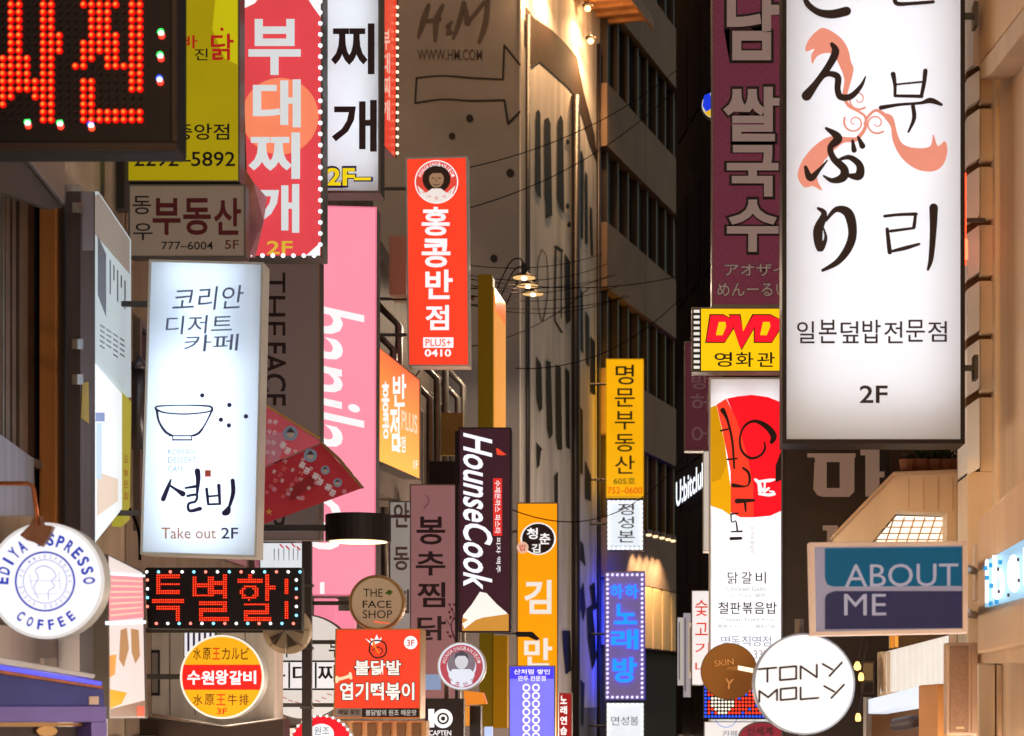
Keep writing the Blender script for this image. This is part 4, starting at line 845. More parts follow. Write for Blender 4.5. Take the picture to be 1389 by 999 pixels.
# --- tteokbokki red box
P = Pl(18.9)
t = sign('square_sign', 'square red snack shop sign with white brush characters and a bone', [(455, 853), (571, 853), (570, 975), (452, 975)], P, .4, mat('case_gold', '#a8783e', .4, .4), lit('#e8422a', .98), 1.5, arm=WL)
slab('black_strip', R(453, 961, 569, 973), P, mat('strip_dark', '#241a18', .6), t, .009, .003); slab('grey_strip', R(454, 961, 491, 973), P, mat('strip_grey', '#7a6a62', .6), t, .013, .003)
text('배달 포장', (459, 963, 488, 970), P, INK, t, .02, .018); text('불닭발의 원조 매운맛', (496, 963, 565, 971), P, lit('#c8bcb6', .8), t, .02, .018)
B = Brush(P, .009)
for s_ in ([(501, 884, 2), (503, 872, 2), (512, 869, 2), (522, 873, 2), (524, 884, 2), (519, 891, 2), (508, 892, 2), (501, 884, 2)], [(506, 882, 1.4), (512, 878, 1.4), (519, 882, 1.4), (516, 888, 1.2)]): B.go(s_)
B.build('chick_outline', INK, t)
slab('comb_print', [(495, 866), (505, 872), (502, 866), (508, 868), (511, 861), (514, 868), (518, 864), (516, 871), (505, 876)], P, WHT, t, .008, .002); slab('orange_print', [(507, 868), (511, 880), (516, 886), (512, 886), (505, 874)], P, lit('#f07a2c', .9), t, .014, .002)
slab('floor_disc', disc_pts(557, 872, 9, 20), P, WHT, t, .008, .003); text('3F', (552, 868, 562, 877), P, lit('#c0382a', .9), t, .03, .013)
for s_, r_, off in (('불닭발', (480, 895, 545, 917), 0), ('엽기떡볶이', (460, 925, 563, 951), 0)): text(s_, r_, P, INK, t, .11, .009); text(s_, (r_[0] + 1, r_[1] + 1, r_[2] - 1, r_[3] - 1), P, lit('#f2ece4', .95), t, .05, .013)
B = Brush(P, .01); B.go([(457, 922, 5), (466, 920, 4), (475, 917, 5)]).go([(457, 919, 4), (457, 925, 4)]).go([(475, 914, 4), (476, 920, 4)]); B.build('bone_print', lit('#f0d8b0', .9), t)
# --- face shop disc & black lamp
P = Pl(19.6)
t = thing('round_sign', 'round beige THE FACE SHOP blade sign with small green leaf', 'sign', P.at(511, 856))
slab('case', disc_pts(511, 818, 38), P, mat('disc_beige', '#ad8d66', .4, .2), t, 0, .14, bevel=.01); ring('rim', 511, 818, 34.5, 37, P, mat('disc_rim', '#8c6c46', .35, .5), t, .02, .02); slab('face_panel', disc_pts(511, 818, 34), P, lit('#b99a78', .5), t, .004, .003)
for s_, r_ in (('THE', (493, 799, 519, 810)), ('FACE', (492, 815, 531, 825)), ('SHOP', (492, 828, 532, 839))): text(s_, r_, P, BLACK, t, 0 if s_ != 'FACE' else .015)
slab('leaf', [(522, 805), (528, 800), (533, 803), (529, 808)], P, mat('leaf_green', '#4a6a20', .6), t, .008, .003); slab('orange_line', [(507, 842), (529, 845), (529, 847), (507, 845)], P, lit('#f07850', .8), t, .008, .003)
bracket(t, P.at(473, 818).x, P.at(473, 818).z, 19.67, WL, 1)
t = thing('drum_lamp', 'black cylindrical drum lamp with glowing underside in front of the pink sign', 'lamp', pt(486, 735, 18.2)); c = pt(486, 735, 18.2)
MB().lathe(c, [(.29, .0), (.31, .0), (.31, .25), (.02, .26)], n=32).build('shade', mat('lamp_black', '#1c1513', .4, .3), t, smooth=False); MB().lathe(c, [(.0, -.004), (.275, -.004)], n=32).build('diffuser', lit('#ffdfae', 2.2), t, recalc=False)
MB().box(c.x - 1.6, 18.18, c.z + .1, c.x - .3, 18.22, c.z + .16).build('arm', STEEL, t)
# --- LED sale board
P = Pl(13.8)
t = thing('led_board', 'wide black LED board with red dot characters and multicoloured border bulbs', 'LED sign', P.at(303, 855, -.06))
slab('case', [(196, 770), (409, 770), (409, 855), (200, 853)], P, mat('bezel_black', '#171011'), t, 0, .12, bevel=.01)
vs, fs = glyph('특별할', .03)
from mathutils.bvhtree import BVHTree
def raster(s, bold, nx, ny):
    vs, fs = glyph(s, bold); bt = BVHTree.FromPolygons([Vector((v[0], v[1], 0)) for v in vs], fs); out = []
    for j in range(ny):
        for i in range(nx):
            h = bt.ray_cast(Vector(((i + .5) / nx, (j + .5) / ny, 1)), Vector((0, 0, -1)))
            if h[0] is not None: out.append((i, j))
    return out
on = MB(); core = MB()
for s_, x0, x1 in (('특', 206, 250), ('별', 261, 311), ('할', 322, 374), ('인', 386, 394)):
    nx = max(2, round((x1 - x0) / 2.9)); ny = 21
    cells = raster(s_, .015, nx, ny) if s_ != '인' else [(i, j) for i in range(2) for j in (1, 2, 3, 4, 5, 6, 7, 8, 12, 13, 14, 15, 16, 17, 18)]
    for i, j in cells:
        c = P.at(x0 + (i + .5) * (x1 - x0) / nx, 843 - (j + .5) * 64 / ny, .004); on.lathe(c, [(.0072, 0), (.0055, .005)], 'y', 6); core.lathe(c, [(.0032, .006), (.001, .008)], 'y', 5)
on.build('led_dots', lit('#ff1410', 1.2), t, kind='stuff'); core.build('led_cores', lit('#ff7a38', 1.6), t, kind='stuff')
cols = ['#ffffff', '#4a7cff', '#ff7a6a', '#2a50ff', '#46e04a', '#7fd8ff', '#ffd0a0', '#3cc8d8']
for i, (x, y) in enumerate([(199 + k * 16, 776) for k in range(14)] + [(212 + k * 15.5, 846) for k in range(13)] + [(402, 787 + k * 12) for k in range(5)] + [(200, 787 + k * 12) for k in range(4)]):
    MB().lathe(P.at(x, y, .006), [(.011, 0), (.009, .006), (.001, .01)], 'y', 8).build('border_led', lit(cols[(i * 5 + i // 3) % 8], 2.4), t)
bracket(t, P.at(198, 800).x, P.at(198, 800).z, 13.86, WL, 1)
# --- coffee disc
P = Pl(10.6)
t = thing('round_sign', 'large round white coffee sign with blue lettering at the left edge', 'sign', P.at(62, 866))
slab('case', disc_pts(62, 788, 79, 56), P, WHITEM, t, 0, .14, bevel=.008); slab('face_panel', disc_pts(62, 788, 75, 56), P, lit('#f7f5fa', 1.0), t, .004, .003); ring('rim', 62, 788, 75, 79, P, lit('#e8e4e4', .8), t, .012, .011, 56)
BL = lit('#2a42c0', .8)
for i, s_ in enumerate('EDIYA ESPRESSO'):
    if s_ == ' ': continue
    a = math.radians(184 + 172 * i / 13); glyph_at(s_, 62 + 59 * math.cos(a), 792 + 60 * math.sin(a), 9.5, 17, a + math.pi / 2, P, BL, t, .07)
for i, s_ in enumerate('COFFEE'): a = math.radians(128 - 76 * i / 5); glyph_at(s_, 62 + 55 * math.cos(a), 791 + 57 * math.sin(a), 8, 14, a - math.pi / 2, P, BL, t, .07)
ring('emblem_ring', 61, 789, 38.5, 41, P, BL, t, .008, .002); ring('emblem_ring', 61, 789, 29, 30, P, lit('#8c9ad8', .9), t, .008, .002)
for i, s_ in enumerate('ESPRESSO COFFEE SINCE AD MMI'):
    if s_ != ' ': a = math.radians(i * 360 / 28 - 90); glyph_at(s_, 61 + 34 * math.cos(a), 789 + 34 * math.sin(a), 3, 5, a + math.pi / 2, P, lit('#8c9ad8', .9), t, .01)
B = Brush(P, .008); B.go([(52, 812, 1), (46, 798, 1), (52, 784, 1), (48, 774, 1), (58, 768, 1.2), (70, 772, 1), (76, 782, 1), (70, 788, 1), (74, 796, 1), (66, 802, 1), (66, 814, 1)]).go([(40, 780, .6), (44, 800, .6)]).go([(80, 776, .6), (82, 800, .6)]).go([(40, 788, .5), (82, 788, .5)]).go([(44, 806, .5), (78, 806, .5)]); B.build('emblem_drawing', lit('#8c9ad8', .9), t)
cop = mat('copper', '#b0643c', .35, .7, var=.35, scale=8)
q = lambda x, y, o_: P.at(x, y, o_)
MB().tube([q(-60, 656, .05), q(38, 656, .05), q(44, 659, .05), q(46, 665, .05), q(52, 712, .05)], .012, 8).build('hanger_rod', cop, t, smooth=True)
slab('clamp', [(26, 726), (40, 712), (46, 700), (56, 700), (58, 712), (72, 714), (66, 728), (56, 742), (46, 736), (36, 733)], P, mat('clamp_brown', '#8f6450', .45, .5, var=.3, scale=12), t, .05, .05, bevel=.006)
# --- kiosk awning
KP = Pl(-40, 10.4, 146, 12.0)
t = thing('kiosk', 'dark navy kiosk roof with blue glowing edge and copper trim at the bottom left', 'kiosk', (-3.9, 11.2, 0))
slab('roof_slab', [(-60, 880), (130, 915), (128, 921), (-60, 892)], KP, mat('kiosk_top', '#bdb8b8', .4, .3), t, .14, .25, bevel=.006)
slab('light_strip', [(-60, 893), (138, 925), (138, 930), (-60, 899)], KP, lit('#5a5af0', 1.2), t, .12, .03); slab('copper_trim', [(-60, 899), (140, 931), (140, 935), (-60, 905)], KP, cop, t, .13, .03, bevel=.003)
slab('navy_fascia', [(-60, 905), (140, 935), (142, 958), (-60, 958)], KP, mat('navy_panel', '#252b7a', .5, var=.15), t, .1, .1); slab('purple_beam', R(-60, 958, 145, 980), KP, mat('purple_panel', '#6c58a0', .45, var=.1), t, .12, .12, bevel=.006)
slab('pale_plate', R(121, 945, 134, 956), KP, mat('plate_pale', '#c8a890', .5), t, .105, .003); slab('purple_post', R(124, 980, 145, 1200), KP, mat('purple_panel', '#6c58a0'), t, .12, .12)
slab('gold_window_frame', [(-60, 981), (122, 981), (122, 1080), (118, 1080), (118, 985), (-60, 985)], KP, mat('rail_gold', '#a5783a'), t, .06, .03); slab('glass', R(-60, 986, 118, 1080), KP, mat('kiosk_glass', '#4a403c', .15), t, .03, .01)
slab('round_ornament', disc_pts(64, 992, 14, 20, 7), KP, mat('orn_gold', '#c09050', .4, .4), t, .05, .01)
slab('wall_below', [(-60, 840), (104, 862), (104, 918), (-60, 885)], Pl(0, 12.4, 146, 13.6), mat('wall_pinkish', '#b8a49c', .7, streak=True), t, 0, .1)
slab('switch_box', R(60, 893, 78, 910), Pl(0, 12.4, 146, 13.6), mat('box_white', '#cdbcb0'), t, .04, .04, bevel=.006)
slab('white_post', [(108, 850), (146, 850), (146, 1060), (108, 1060)], Pl(100, 13.0, 150, 13.3), mat('post_white', '#dad6da', .5, var=.1), t, .1, .2)
# --- lit food poster
P = Pl(146, 12.6, 202, 13.9)
t = sign('poster_case', 'slanted lit poster case with pink stripes and food pictures left of the LED sale board', [(146, 752), (196, 776), (200, 975), (148, 975)], P, .1, METAL, lit('#e8dcd8', .85), 1.5, back=False)
slab('pink_block', [(148, 778), (195, 784), (195, 838), (148, 843)], P, lit('#f0909a', 1.0), t, .008, .002)
for i in range(7): slab('pale_stripe', [(150, 786 + i * 8), (193, 788 + i * 7), (193, 790 + i * 7), (150, 788.5 + i * 8)], P, lit('#f8c8b0', 1.0), t, .0105, .002)
slab('tube_light', [(146, 843), (198, 842), (198, 846), (146, 848)], P, lit('#eaf2ff', 1.6), t, .02, .015); slab('tube_light', [(146, 776), (197, 780), (197, 783), (146, 780)], P, lit('#eaf2ff', 1.5), t, .02, .015)
for q_ in ([(164, 855), (172, 852), (175, 880), (168, 905), (162, 895)], [(178, 853), (188, 855), (190, 890), (184, 900), (179, 885)]): slab('skewer_print', q_, P, lit('#b88a60', .8), t, .008, .002)
slab('orange_print', [(148, 890), (158, 888), (156, 915), (148, 920)], P, lit('#f0a050', .9), t, .008, .002); slab('yellow_print', [(148, 935), (172, 940), (165, 955), (148, 962)], P, lit('#e8a418', .95), t, .008, .002); slab('brown_print', [(150, 962), (198, 950), (198, 972), (150, 973)], P, lit('#a08070', .7), t, .0075, .001); slab('red_print', R(186, 958, 196, 972), P, lit('#e86048', .9), t, .011, .002)
# --- yellow round galbi
P = Pl(14.6)
t = thing('round_sign', 'round yellow restaurant sign with red band across, left of the dark post', 'sign', P.at(301, 975))
slab('case', disc_pts(301, 918.5, 57, 48), P, WHITEM, t, 0, .16, bevel=.008); slab('face_panel', disc_pts(301, 918.5, 54.5, 48), P, lit('#f2a81c', 1.0), t, .004, .003); ring('rim', 301, 918.5, 54.5, 57, P, lit('#f2ead8', .95), t, .012, .011, 48)
slab('red_band', [(248.5, 902), (353, 902), (355, 918), (353, 936), (248.5, 936), (247, 918)], P, lit('#e8261f', 1.0), t, .008, .003)
for i, s_ in enumerate('수원왕갈비'): text(s_, (254 + i * 19, 910 - (i == 2), 271.5 + i * 19, 929 - (i == 4)), P, WHT, t, .055, .013)
BR = mat('print_brown', '#6a4010', .5)
for l_, y0, y1, x0 in (('水原王カルビ', 879, 895, 262), ('水原王牛排', 942, 957, 262)):
    for i, s_ in enumerate(l_): w_ = 78 / len(l_); text(s_, (x0 + i * w_, y0, x0 + (i + .82) * w_, y1), P, lit('#d8301c', .9) if s_ == '王' else BR, t, .015)
text('3F', (294, 961, 308, 969), P, lit('#d8301c', .9), t, .03)
bracket(t, P.at(244, 918).x, P.at(244, 918).z, 14.68, WL, 1)
# --- dark post
c = pt(417.5, 0, 16.5)
t = thing('post', 'dark square steel post rising left of the red snack sign', 'post', (c.x, 16.5, 0)); w_ = 6.5 / F * 16.5
MB().box(c.x - w_, 16.44, .0, c.x + w_, 16.5, pt(0, 735, 16.5).z).build('shaft', mat('post_dark', '#2b2221', .5, .3, var=.3), t, bevel=.006)
for y in (795, 880, 960): z = pt(0, y, 16.5).z; MB().box(c.x - w_ - .012, 16.425, z - .012, c.x + w_ + .012, 16.505, z + .012).build('collar', STEEL, t)
# --- cluster of white round and boxed signs behind the post
P = Pl(20.6)
t = thing('round_sign', 'large white round sign with boxed black characters behind the dark post', 'sign', P.at(410, 985))
slab('case', disc_pts(412, 905, 72, 48), P, METAL, t, 0, .12); slab('face_panel', disc_pts(412, 905, 70, 48), P, lit('#ddd6cf', .85), t, .004, .003)
slab('band_panel', R(356, 896, 460, 936), P, lit('#efeaea', .9), t, .02, .015)
for a_ in (356, 391, 427): slab('band_line', R(a_, 899, a_ + 2.5, 933.6), P, BLACK, t, .026, .003)
for y in (896, 934): slab('band_line', R(356, y, 460, y + 2.5), P, BLACK, t, .026, .003)
for s_, x in (('부', 362), ('대', 397), ('찌', 431)): text(s_, (x, 902, x + 25, 926), P, BLACK, t, .03, .026)
for s_, x in (('의', 374), ('정', 408), ('부', 446)): text(s_, (x, 868, x + 16, 892), P, BLACK, t, .015, .009)
B = Brush(P, .009)
for i in range(12): a = .5 + i * .18; B.go([(412 + 52 * math.cos(a) - 2, 905 + 48 * math.sin(a), 1.2), (412 + 52 * math.cos(a) + 4, 907 + 48 * math.sin(a), 1)])
B.build('red_print', lit('#c05048', .7), t)
bracket(t, P.at(345, 905).x, P.at(345, 905).z, 20.66, WL, 1)
P = Pl(19.6)
t = sign('square_sign', 'white signboard with red and grey strokes above the LED sale board, behind the post', R(352, 736, 413, 800), P, .1, METAL, lit('#dfe4ea', .92), 1, back=False)
B = Brush(P, .008)
for x in (372, 378, 385, 392, 398, 404): B.go([(x, 745, 1.2), (x, 760, .8)])
B.build('grey_strokes', mat('ink_slate', '#5a6a8e'), t); B = Brush(P, .008)
for x, y in ((380, 739), (388, 741), (396, 738), (403, 742)): B.go([(x, y, 2), (x + 4, y + 4, 2)])
B.build('red_strokes', lit('#d04050', .8), t)
t = sign('square_sign', 'narrow white signboard with dark bars seen above the round yellow sign', R(249, 850, 292, 892), Pl(16.2), .1, METAL, lit('#ece8f0', .9), 1, back=False)
for i in range(5): slab('bar_print', R(254 + i * 7.5, 853, 257 + i * 7.5, 884), Pl(16.2), mat('ink_violet', '#3c3560', .5), t, .008, .003)
# basket-like vent behind LED
t = thing('exhaust_fan', 'round wire-caged exhaust fan sticking out below the LED sale board', 'fan', pt(395, 880, 15.4)); c = pt(393, 856, 15.4)
MB().lathe(c, [(.16, .0), (.19, .02), (.19, .14), (.15, .16)], 'y', 24).build('housing', mat('fan_beige', '#9a8468', .6, .2, var=.3), t)
for k in range(5):
    a = k * 1.257; MB().slab([c + Vector((math.cos(a + u) * r_, -.165, math.sin(a + u) * r_)) for r_, u in ((.03, 0), (.14, -.2), (.15, .35))], Vector((0, -1, 0)), .006).build('blade', mat('fan_dark', '#4a3a2c', .5), t)
for k in range(8):
    a = k * .785; MB().tube([c + Vector((0, -.19, 0)), c + Vector((math.cos(a) * .12, -.19, math.sin(a) * .12)), c + Vector((math.cos(a) * .18, -.15, math.sin(a) * .18))], .004, 5).build('cage_wire', alu, t)
bracket(t, c.x, c.z, 15.3, WL, 1)
# grey metal box wall under the LED sale board
t = thing('shutter_box', 'long streaked steel shutter box below the yellow round sign', 'shutter box', pt(290, 990, 16.4))
slab('body', [(190, 855), (372, 855), (372, 975), (300, 985), (190, 965)], Pl(16.8), mat('galvanised', '#cfc3b8', .5, .1, var=.3, scale=2.5, streak=True), t, 0, .4, bevel=.01)
slab('window_frame', R(204, 882, 216, 944), Pl(16.8), mat('frame_black', '#211c22', .5), t, .03, .03); slab('window_pane', R(206, 886, 214, 940), Pl(16.8), mat('panel_grey', '#7f766f', .4), t, .034, .003)
for k in range(4): slab('seam', R(230 + k * 34, 858, 231 + k * 34, 970), Pl(16.8), METAL, t, .004, .003)
slab('soffit', [(150, 968), (300, 988), (384, 976), (384, 1040), (150, 1040)], Pl(16.4), mat('soffit_dark', '#3a2c26', .5, var=.3), t, 0, .3)
bxm = mat('timber_lit', '#b98a5c', .6, var=.2)
t = thing('shop_header', 'timber and brass shop header strip below the red snack sign', 'fascia', pt(515, 999, 19.5)); slab('board', R(452, 978, 578, 1030), Pl(19.6), bxm, t, 0, .3, bevel=.01)
for k in range(6): slab('slat', R(458 + k * 20, 981, 470 + k * 20, 999), Pl(19.6), mat('slat_dark', '#6a4c32', .6), t, .02, .018, bevel=.004)
# red round at bottom
P = Pl(17.0)
t = thing('round_sign', 'red round sign mostly cut off at the bottom, right of the dark post', 'sign', P.at(436, 1055))
slab('case', disc_pts(436, 1014, 44, 40), P, WHITEM, t, 0, .12, bevel=.006); slab('face_panel', disc_pts(436, 1014, 42, 40), P, lit('#e8202c', 1), t, .004, .003); slab('white_emblem', disc_pts(436, 996, 17, 24, 14), P, WHT, t, .008, .003)
text('원조', (426, 986, 447, 997), P, mat('ink_slate', '#5a6a8e'), t, .01, .013); bulbs(t, [(436 + 43 * math.cos(a / 10), 1014 + 43 * math.sin(a / 10)) for a in range(-30, -1, 2)], P, .014, lit('#ffe8e8', 1.5))
bracket(t, P.at(392, 1014).x, P.at(392, 1014).z, 17.06, WL, 1)
# --- olive columns and orange-lit face right of red sign
P = Pl(640, 29.0, 668, 29.6)
t = thing('vertical_signboard', 'tall olive-yellow sign edge with orange lit face right of the red Chinese restaurant sign', 'sign', pt(660, 590, 29))
slab('yellow_side', R(648, 372, 668, 590), Pl(29.0), mat('olive_yellow', '#8f7a1c', .6, emit=.1, ecol='#a08a18'), t, 0, .4, bevel=.01)
slab('orange_face', [(671, 390), (686, 412), (686, 590), (671, 590)], Pl(670, 29.05, 687, 31.2), lit('#e8963c', .9), t, 0, .1); slab('top_glow_panel', [(671.5, 394), (685.5, 414), (685.5, 440), (671.5, 420)], Pl(670, 29.05, 687, 31.2), lit('#ff6a20', 1.0), t, .01, .004)
bracket(t, -2.9, pt(0, 400, 29).z, 29.3, WL, 1)
t = thing('vertical_signboard', 'olive-yellow double column sign below the plum toast sign', 'sign', pt(668, 988, 29.5))
slab('yellow_side', R(650, 855, 668, 988), Pl(29.4), mat('olive_yellow', '#8f7a1c'), t, 0, .3, bevel=.01); slab('yellow_front', R(669, 862, 688, 988), Pl(29.4), mat('ochre_yellow', '#b88a14', .5, emit=.15, ecol='#c8960c'), t, .02, .3, bevel=.01)
bracket(t, pt(650, 0, 29.4).x, pt(0, 900, 29.4).z, 29.5, WL, 1)
t = thing('street_spotlight', 'black arm floodlight pointing at the orange sign', 'lamp', pt(715, 865, 26.5)); c = pt(715, 862, 26.5)
MB().tube([pt(660, 858, 26.5), pt(705, 860, 26.5)], .015, 6).build('arm', BLACK, t); slab('head', [(700, 857), (722, 857), (732, 867), (727, 869), (716, 864), (700, 864)], Pl(26.5), BLACK, t, 0, .12, bevel=.01)
t = thing('orange_box', 'small orange lit box sign under the round portrait sign', 'sign', pt(644, 960, 23)); slab('case', [(629, 937), (655, 940), (660, 955), (629, 957)], Pl(23.0), lit('#e8862c', .8), t, 0, .2, bevel=.008); slab('leg_panel', R(629, 958, 636, 985), Pl(23.0), lit('#e8963c', .7), t, .0, .1); slab('dark_panel', R(637, 958, 652, 1020), Pl(23.1), mat('panel_blackbrown', '#2a211f'), t, 0, .2); slab('blue_tube', R(657, 986, 668, 1010), Pl(23.0), lit('#b8c8f8', .9), t, .0, .05)
# --- dark red small sign
P = Pl(36.0)
t = sign('vertical_signboard', 'small dark red vertical sign right of the orange and blue signs at the bottom', R(757, 940, 776, 1030), P, .2, METAL, lit('#8c1c1c', .8), 1)
for i, s_ in enumerate('노래연습'): text(s_, (760, 944 + i * 14, 769, 955 + i * 14), P, WHT, t, .04)
bracket(t, P.at(757, 950).x, P.at(757, 950).z, 36.1, -3.2, 1)
# ================================================================== CENTRE-RIGHT VERTICALS on the mural building corner
P = Pl(44.6)
t = sign('vertical_signboard', 'bright yellow vertical sign with thin dark characters on the mural building corner', R(822, 487, 873, 674), P, .3, lit('#f6b008', .9), lit('#f6b008', .92), 1.2, frame=lit('#d89c08', .8))
for s_, r_ in (('명', (835, 495, 860, 522)), ('문', (834, 527, 861, 552)), ('부', (834, 558, 861, 583)), ('동', (834, 589, 861, 613)), ('산', (834, 618, 861, 643))): text(s_, r_, P, mat('ink_olive', '#3a3008', .5), t, .015)
text('605호', (832, 648, 862, 657), P, mat('print_green', '#5a7a10', .5), t, .02); text('752–0600', (824, 661, 871, 670), P, lit('#e04a10', .9), t, .02)
slab('rear_lamp_panel', R(824, 490, 871, 671), P, lit('#ffc010', 9), t, -.31, .02)  # unseen rear glow added to spill yellow onto the mural wall
def mural_arm(t, py, d): d = 44.6; z = pt(0, py, d).z; x0 = pt(822, 0, d).x; MB().tube([(x0 + .05, d + .15, z), (-1.8, d + .15, z)], .03, 6).build('bracket', STEEL, t)
mural_arm(t, 520, 38); mural_arm(t, 650, 38)
t = sign('square_sign', 'white square lightbox with bead-light border under the yellow vertical sign', R(823, 678, 873, 747), P, .3, METAL, lit('#dfe8f2', 1.0), 1.2)
for s_, r_ in (('정', (838, 683, 860, 699)), ('성', (838, 701, 860, 717)), ('본', (838, 720, 861, 736))): text(s_, r_, P, INK, t, .01)
text('한정식 부대찌개', (828, 740, 868, 744), P, mat('ink_slate', '#5a6a8e'), t, 0); bulbs(t, edge_pts(826, 681, 870, 744, 6.5), P, .035, lit('#f0f4ff', 2)); mural_arm(t, 710, 38)
t = sign('neon_sign', 'purple-grey karaoke sign with blue neon characters and bead-light border', R(820, 775, 875, 950), P, .3, lit('#2438f8', 3), mat('panel_purple', '#8c7aa6', .5, emit=.8, ecol='#74628c'), 1.2, frame=METAL)
slab('rear_neon', R(826, 785, 869, 940), P, lit('#0a2cff', 26), t, -.31, .02); NE = lit('#0a46ff', 6)  # unseen rear glow, with the lit casing, added for blue wall spill
for s_, r_ in (('하', (828, 793, 845, 812)), ('하', (848, 793, 866, 812)), ('노', (833, 820, 864, 847)), ('래', (829, 854, 866, 881)), ('방', (831, 892, 864, 926))): text(s_, r_, P, NE, t, .055, .03, .08, name='neon_letter')
bulbs(t, edge_pts(824, 780, 871, 946, 6.5), P, .035, lit('#c8c0ff', 2)); mural_arm(t, 860, 38)
t = sign('square_sign', 'white lightbox with faint characters at the very bottom under the karaoke sign', R(822, 953, 874, 1040), P, .3, METAL, lit('#e8eef4', 1.0), 1.2)
for i, s_ in enumerate('면성봄'): text(s_, (829 + i * 13, 972, 840 + i * 13, 984), P, mat('ink_slate', '#5a6a8e'), t, 0)
bulbs(t, edge_pts(825, 956, 871, 1036, 6.5), P, .028, lit('#f0f4ff', 2)); mural_arm(t, 985, 38)
# ================================================================== RIGHT SIGNS
P = Pl(19.0)
t = sign('vertical_signboard', 'tall purple noodle sign with outlined grey characters and Japanese lines below', R(965, -60, 1092, 415), P, .28, METAL, mat('panel_plum', '#7c4054', .55, emit=.4, ecol='#80384e', var=.15, scale=6), 2, arm=WR + .15)
wv = mat('wave_line', '#a0687a', .6, emit=.1)
b = Brush(P, .0065)
for j in range(30):
    y = 6 + j * 14; b.k = 0
    b.go([(968 + i * 6, y + (3.5 if i % 2 else -3.5), 1.1) for i in range(21)], smooth=False)
b.build('wave_print', wv, t)
gk = mat('letter_grey', '#b09890', .5, emit=.42, ecol='#a08a84')
for s_, r_ in (('남', (986, -14, 1057, 82)), ('쌀', (981, 118, 1058, 192)), ('국', (986, 197, 1056, 267)), ('수', (986, 271, 1056, 342))):
    text(s_, (r_[0] - 4, r_[1] - 4, r_[2] + 4, r_[3] + 4), P, mat('outline_dark', '#1e1014', .5), t, .125, .012, name='letter_outline'); text(s_, r_, P, gk, t, .065, .016, .02, name='letter')
text('アオザイ', (982, 357, 1068, 376), P, INK, t, .08, .01); text('アオザイ', (983, 358, 1067, 375), P, gk, t, .02, .014); text('めんーるい', (972, 383, 1070, 403), P, INK, t, .08, .01); text('めんーるい', (973, 384, 1069, 402), P, gk, t, .02, .014)
P = Pl(22.6)
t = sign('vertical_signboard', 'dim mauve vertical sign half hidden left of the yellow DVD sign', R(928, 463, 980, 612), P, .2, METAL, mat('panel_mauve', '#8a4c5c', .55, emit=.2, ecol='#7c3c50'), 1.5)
mp_ = mat('print_mauve', '#a87c82', .5, emit=.15)
for s_, r_ in (('방', (938, 508, 961, 528)), ('허', (937, 534, 962, 560)), ('어', (938, 577, 963, 604))): text(s_, r_, P, mp_, t, .02)
bracket(t, P.at(980, 500).x, P.at(980, 500).z, 22.7, WR + .15, 1)
# DVD
P = Pl(18.2)
t = sign('square_sign', 'yellow DVD cinema sign with red letters and film perforation edge', R(938, 417, 1092, 505), P, .2, METAL, lit('#f8c40c', 1.0), 2, arm=WR + .15)
slab('film_strip', R(939.5, 419, 951, 503), P, BLACK, t, .009, .003)
for i in range(11): slab('perforation', R(941, 420.5 + i * 7.6, 949, 424.5 + i * 7.6), P, lit('#e8e4dc', .9), t, .0125, .002)
def dvd(grow, m_, off):
    def S(l): return [(958 + (x - 0) * .97, y) for x, y in l]
    g_ = grow
    b = Brush(P, off)
    for ox in (0, 64):
        b.blob([(964 - g_ + ox - (4 if ox else 0), 428 - g_), (985 + ox - 4, 428 - g_), (994 + ox + g_, 434), (994 + ox + g_, 446), (983 + ox, 464 + g_), (958 - g_ + ox - (6 if ox else 0) + 8 * (ox > 0), 464 + g_)])
    b.blob([(990 - g_, 428 - g_), (1003 + g_, 428 - g_), (1008, 450), (1022 - g_, 428 - g_), (1033 + g_, 428 - g_), (1006, 473 + g_ * 1.5), (1003, 470)])
    return b
dvd(1.6, None, .008).build('letter_outline', mat('outline_red_dark', '#5a0e10', .5), t); dvd(0, None, .018).build('letter', lit('#f8182c', 1.0), t)
b = Brush(P, .028)
for ox in (0, 60): b.blob([(975 + ox, 437), (984 + ox, 437), (985 + ox, 443), (980 + ox, 455), (971 + ox, 455)])
b.build('letter_counter', lit('#f8c40c', 1.0), t)
for i, s_ in enumerate('영화관'): text(s_, (969 + i * 29, 478, 993 + i * 29, 498), P, BLACK, t, .02)
# Yoogane chicken sign with real tubes
P = Pl(20.4)
t = tube_sign('vertical_signboard', 'tall white lightbox with red and yellow sun print and brush strokes under the DVD sign', R(962, 512, 1064, 985), P, .26, WHITEM, opal('opal_plain', '#eceef0'), 2, [(985, 530, 985, 970), (1040, 530, 1040, 970)], '#f4f8ff', 8, .022, arm=WR + .15)
red_p = lit('#fb1826', .95); yel_p = lit('#eba80c', .95); org_p = lit('#f8402a', .95)
zq = (940, 500, 3.84)
slab('yellow_print', [(964, 553), (972, 550), (983, 600), (991, 660), (991, 700), (980, 692), (964, 686)], P, yel_p, t, .004, .003)
slab('ochre_print', [(964.5, 553), (972, 551), (982, 600), (986, 630), (978, 650), (965, 655)], P, lit('#cf920c', .95), t, .007, .002)
slab('orange_print', [(972, 549), (985, 541), (1000, 570), (1014, 620), (1022, 660), (1022, 702), (1004, 702), (991, 695), (991, 640), (981, 590)], P, org_p, t, .0045, .003)
slab('red_print', [(986, 541), (1000, 538), (1020, 536), (1042, 539), (1062, 547), (1062, 692), (1045, 700), (1022, 702), (1022, 660), (1014, 620), (1000, 572)], P, red_p, t, .005, .003)
B = Brush(P, .009); zy = (940, 500, 3.845)
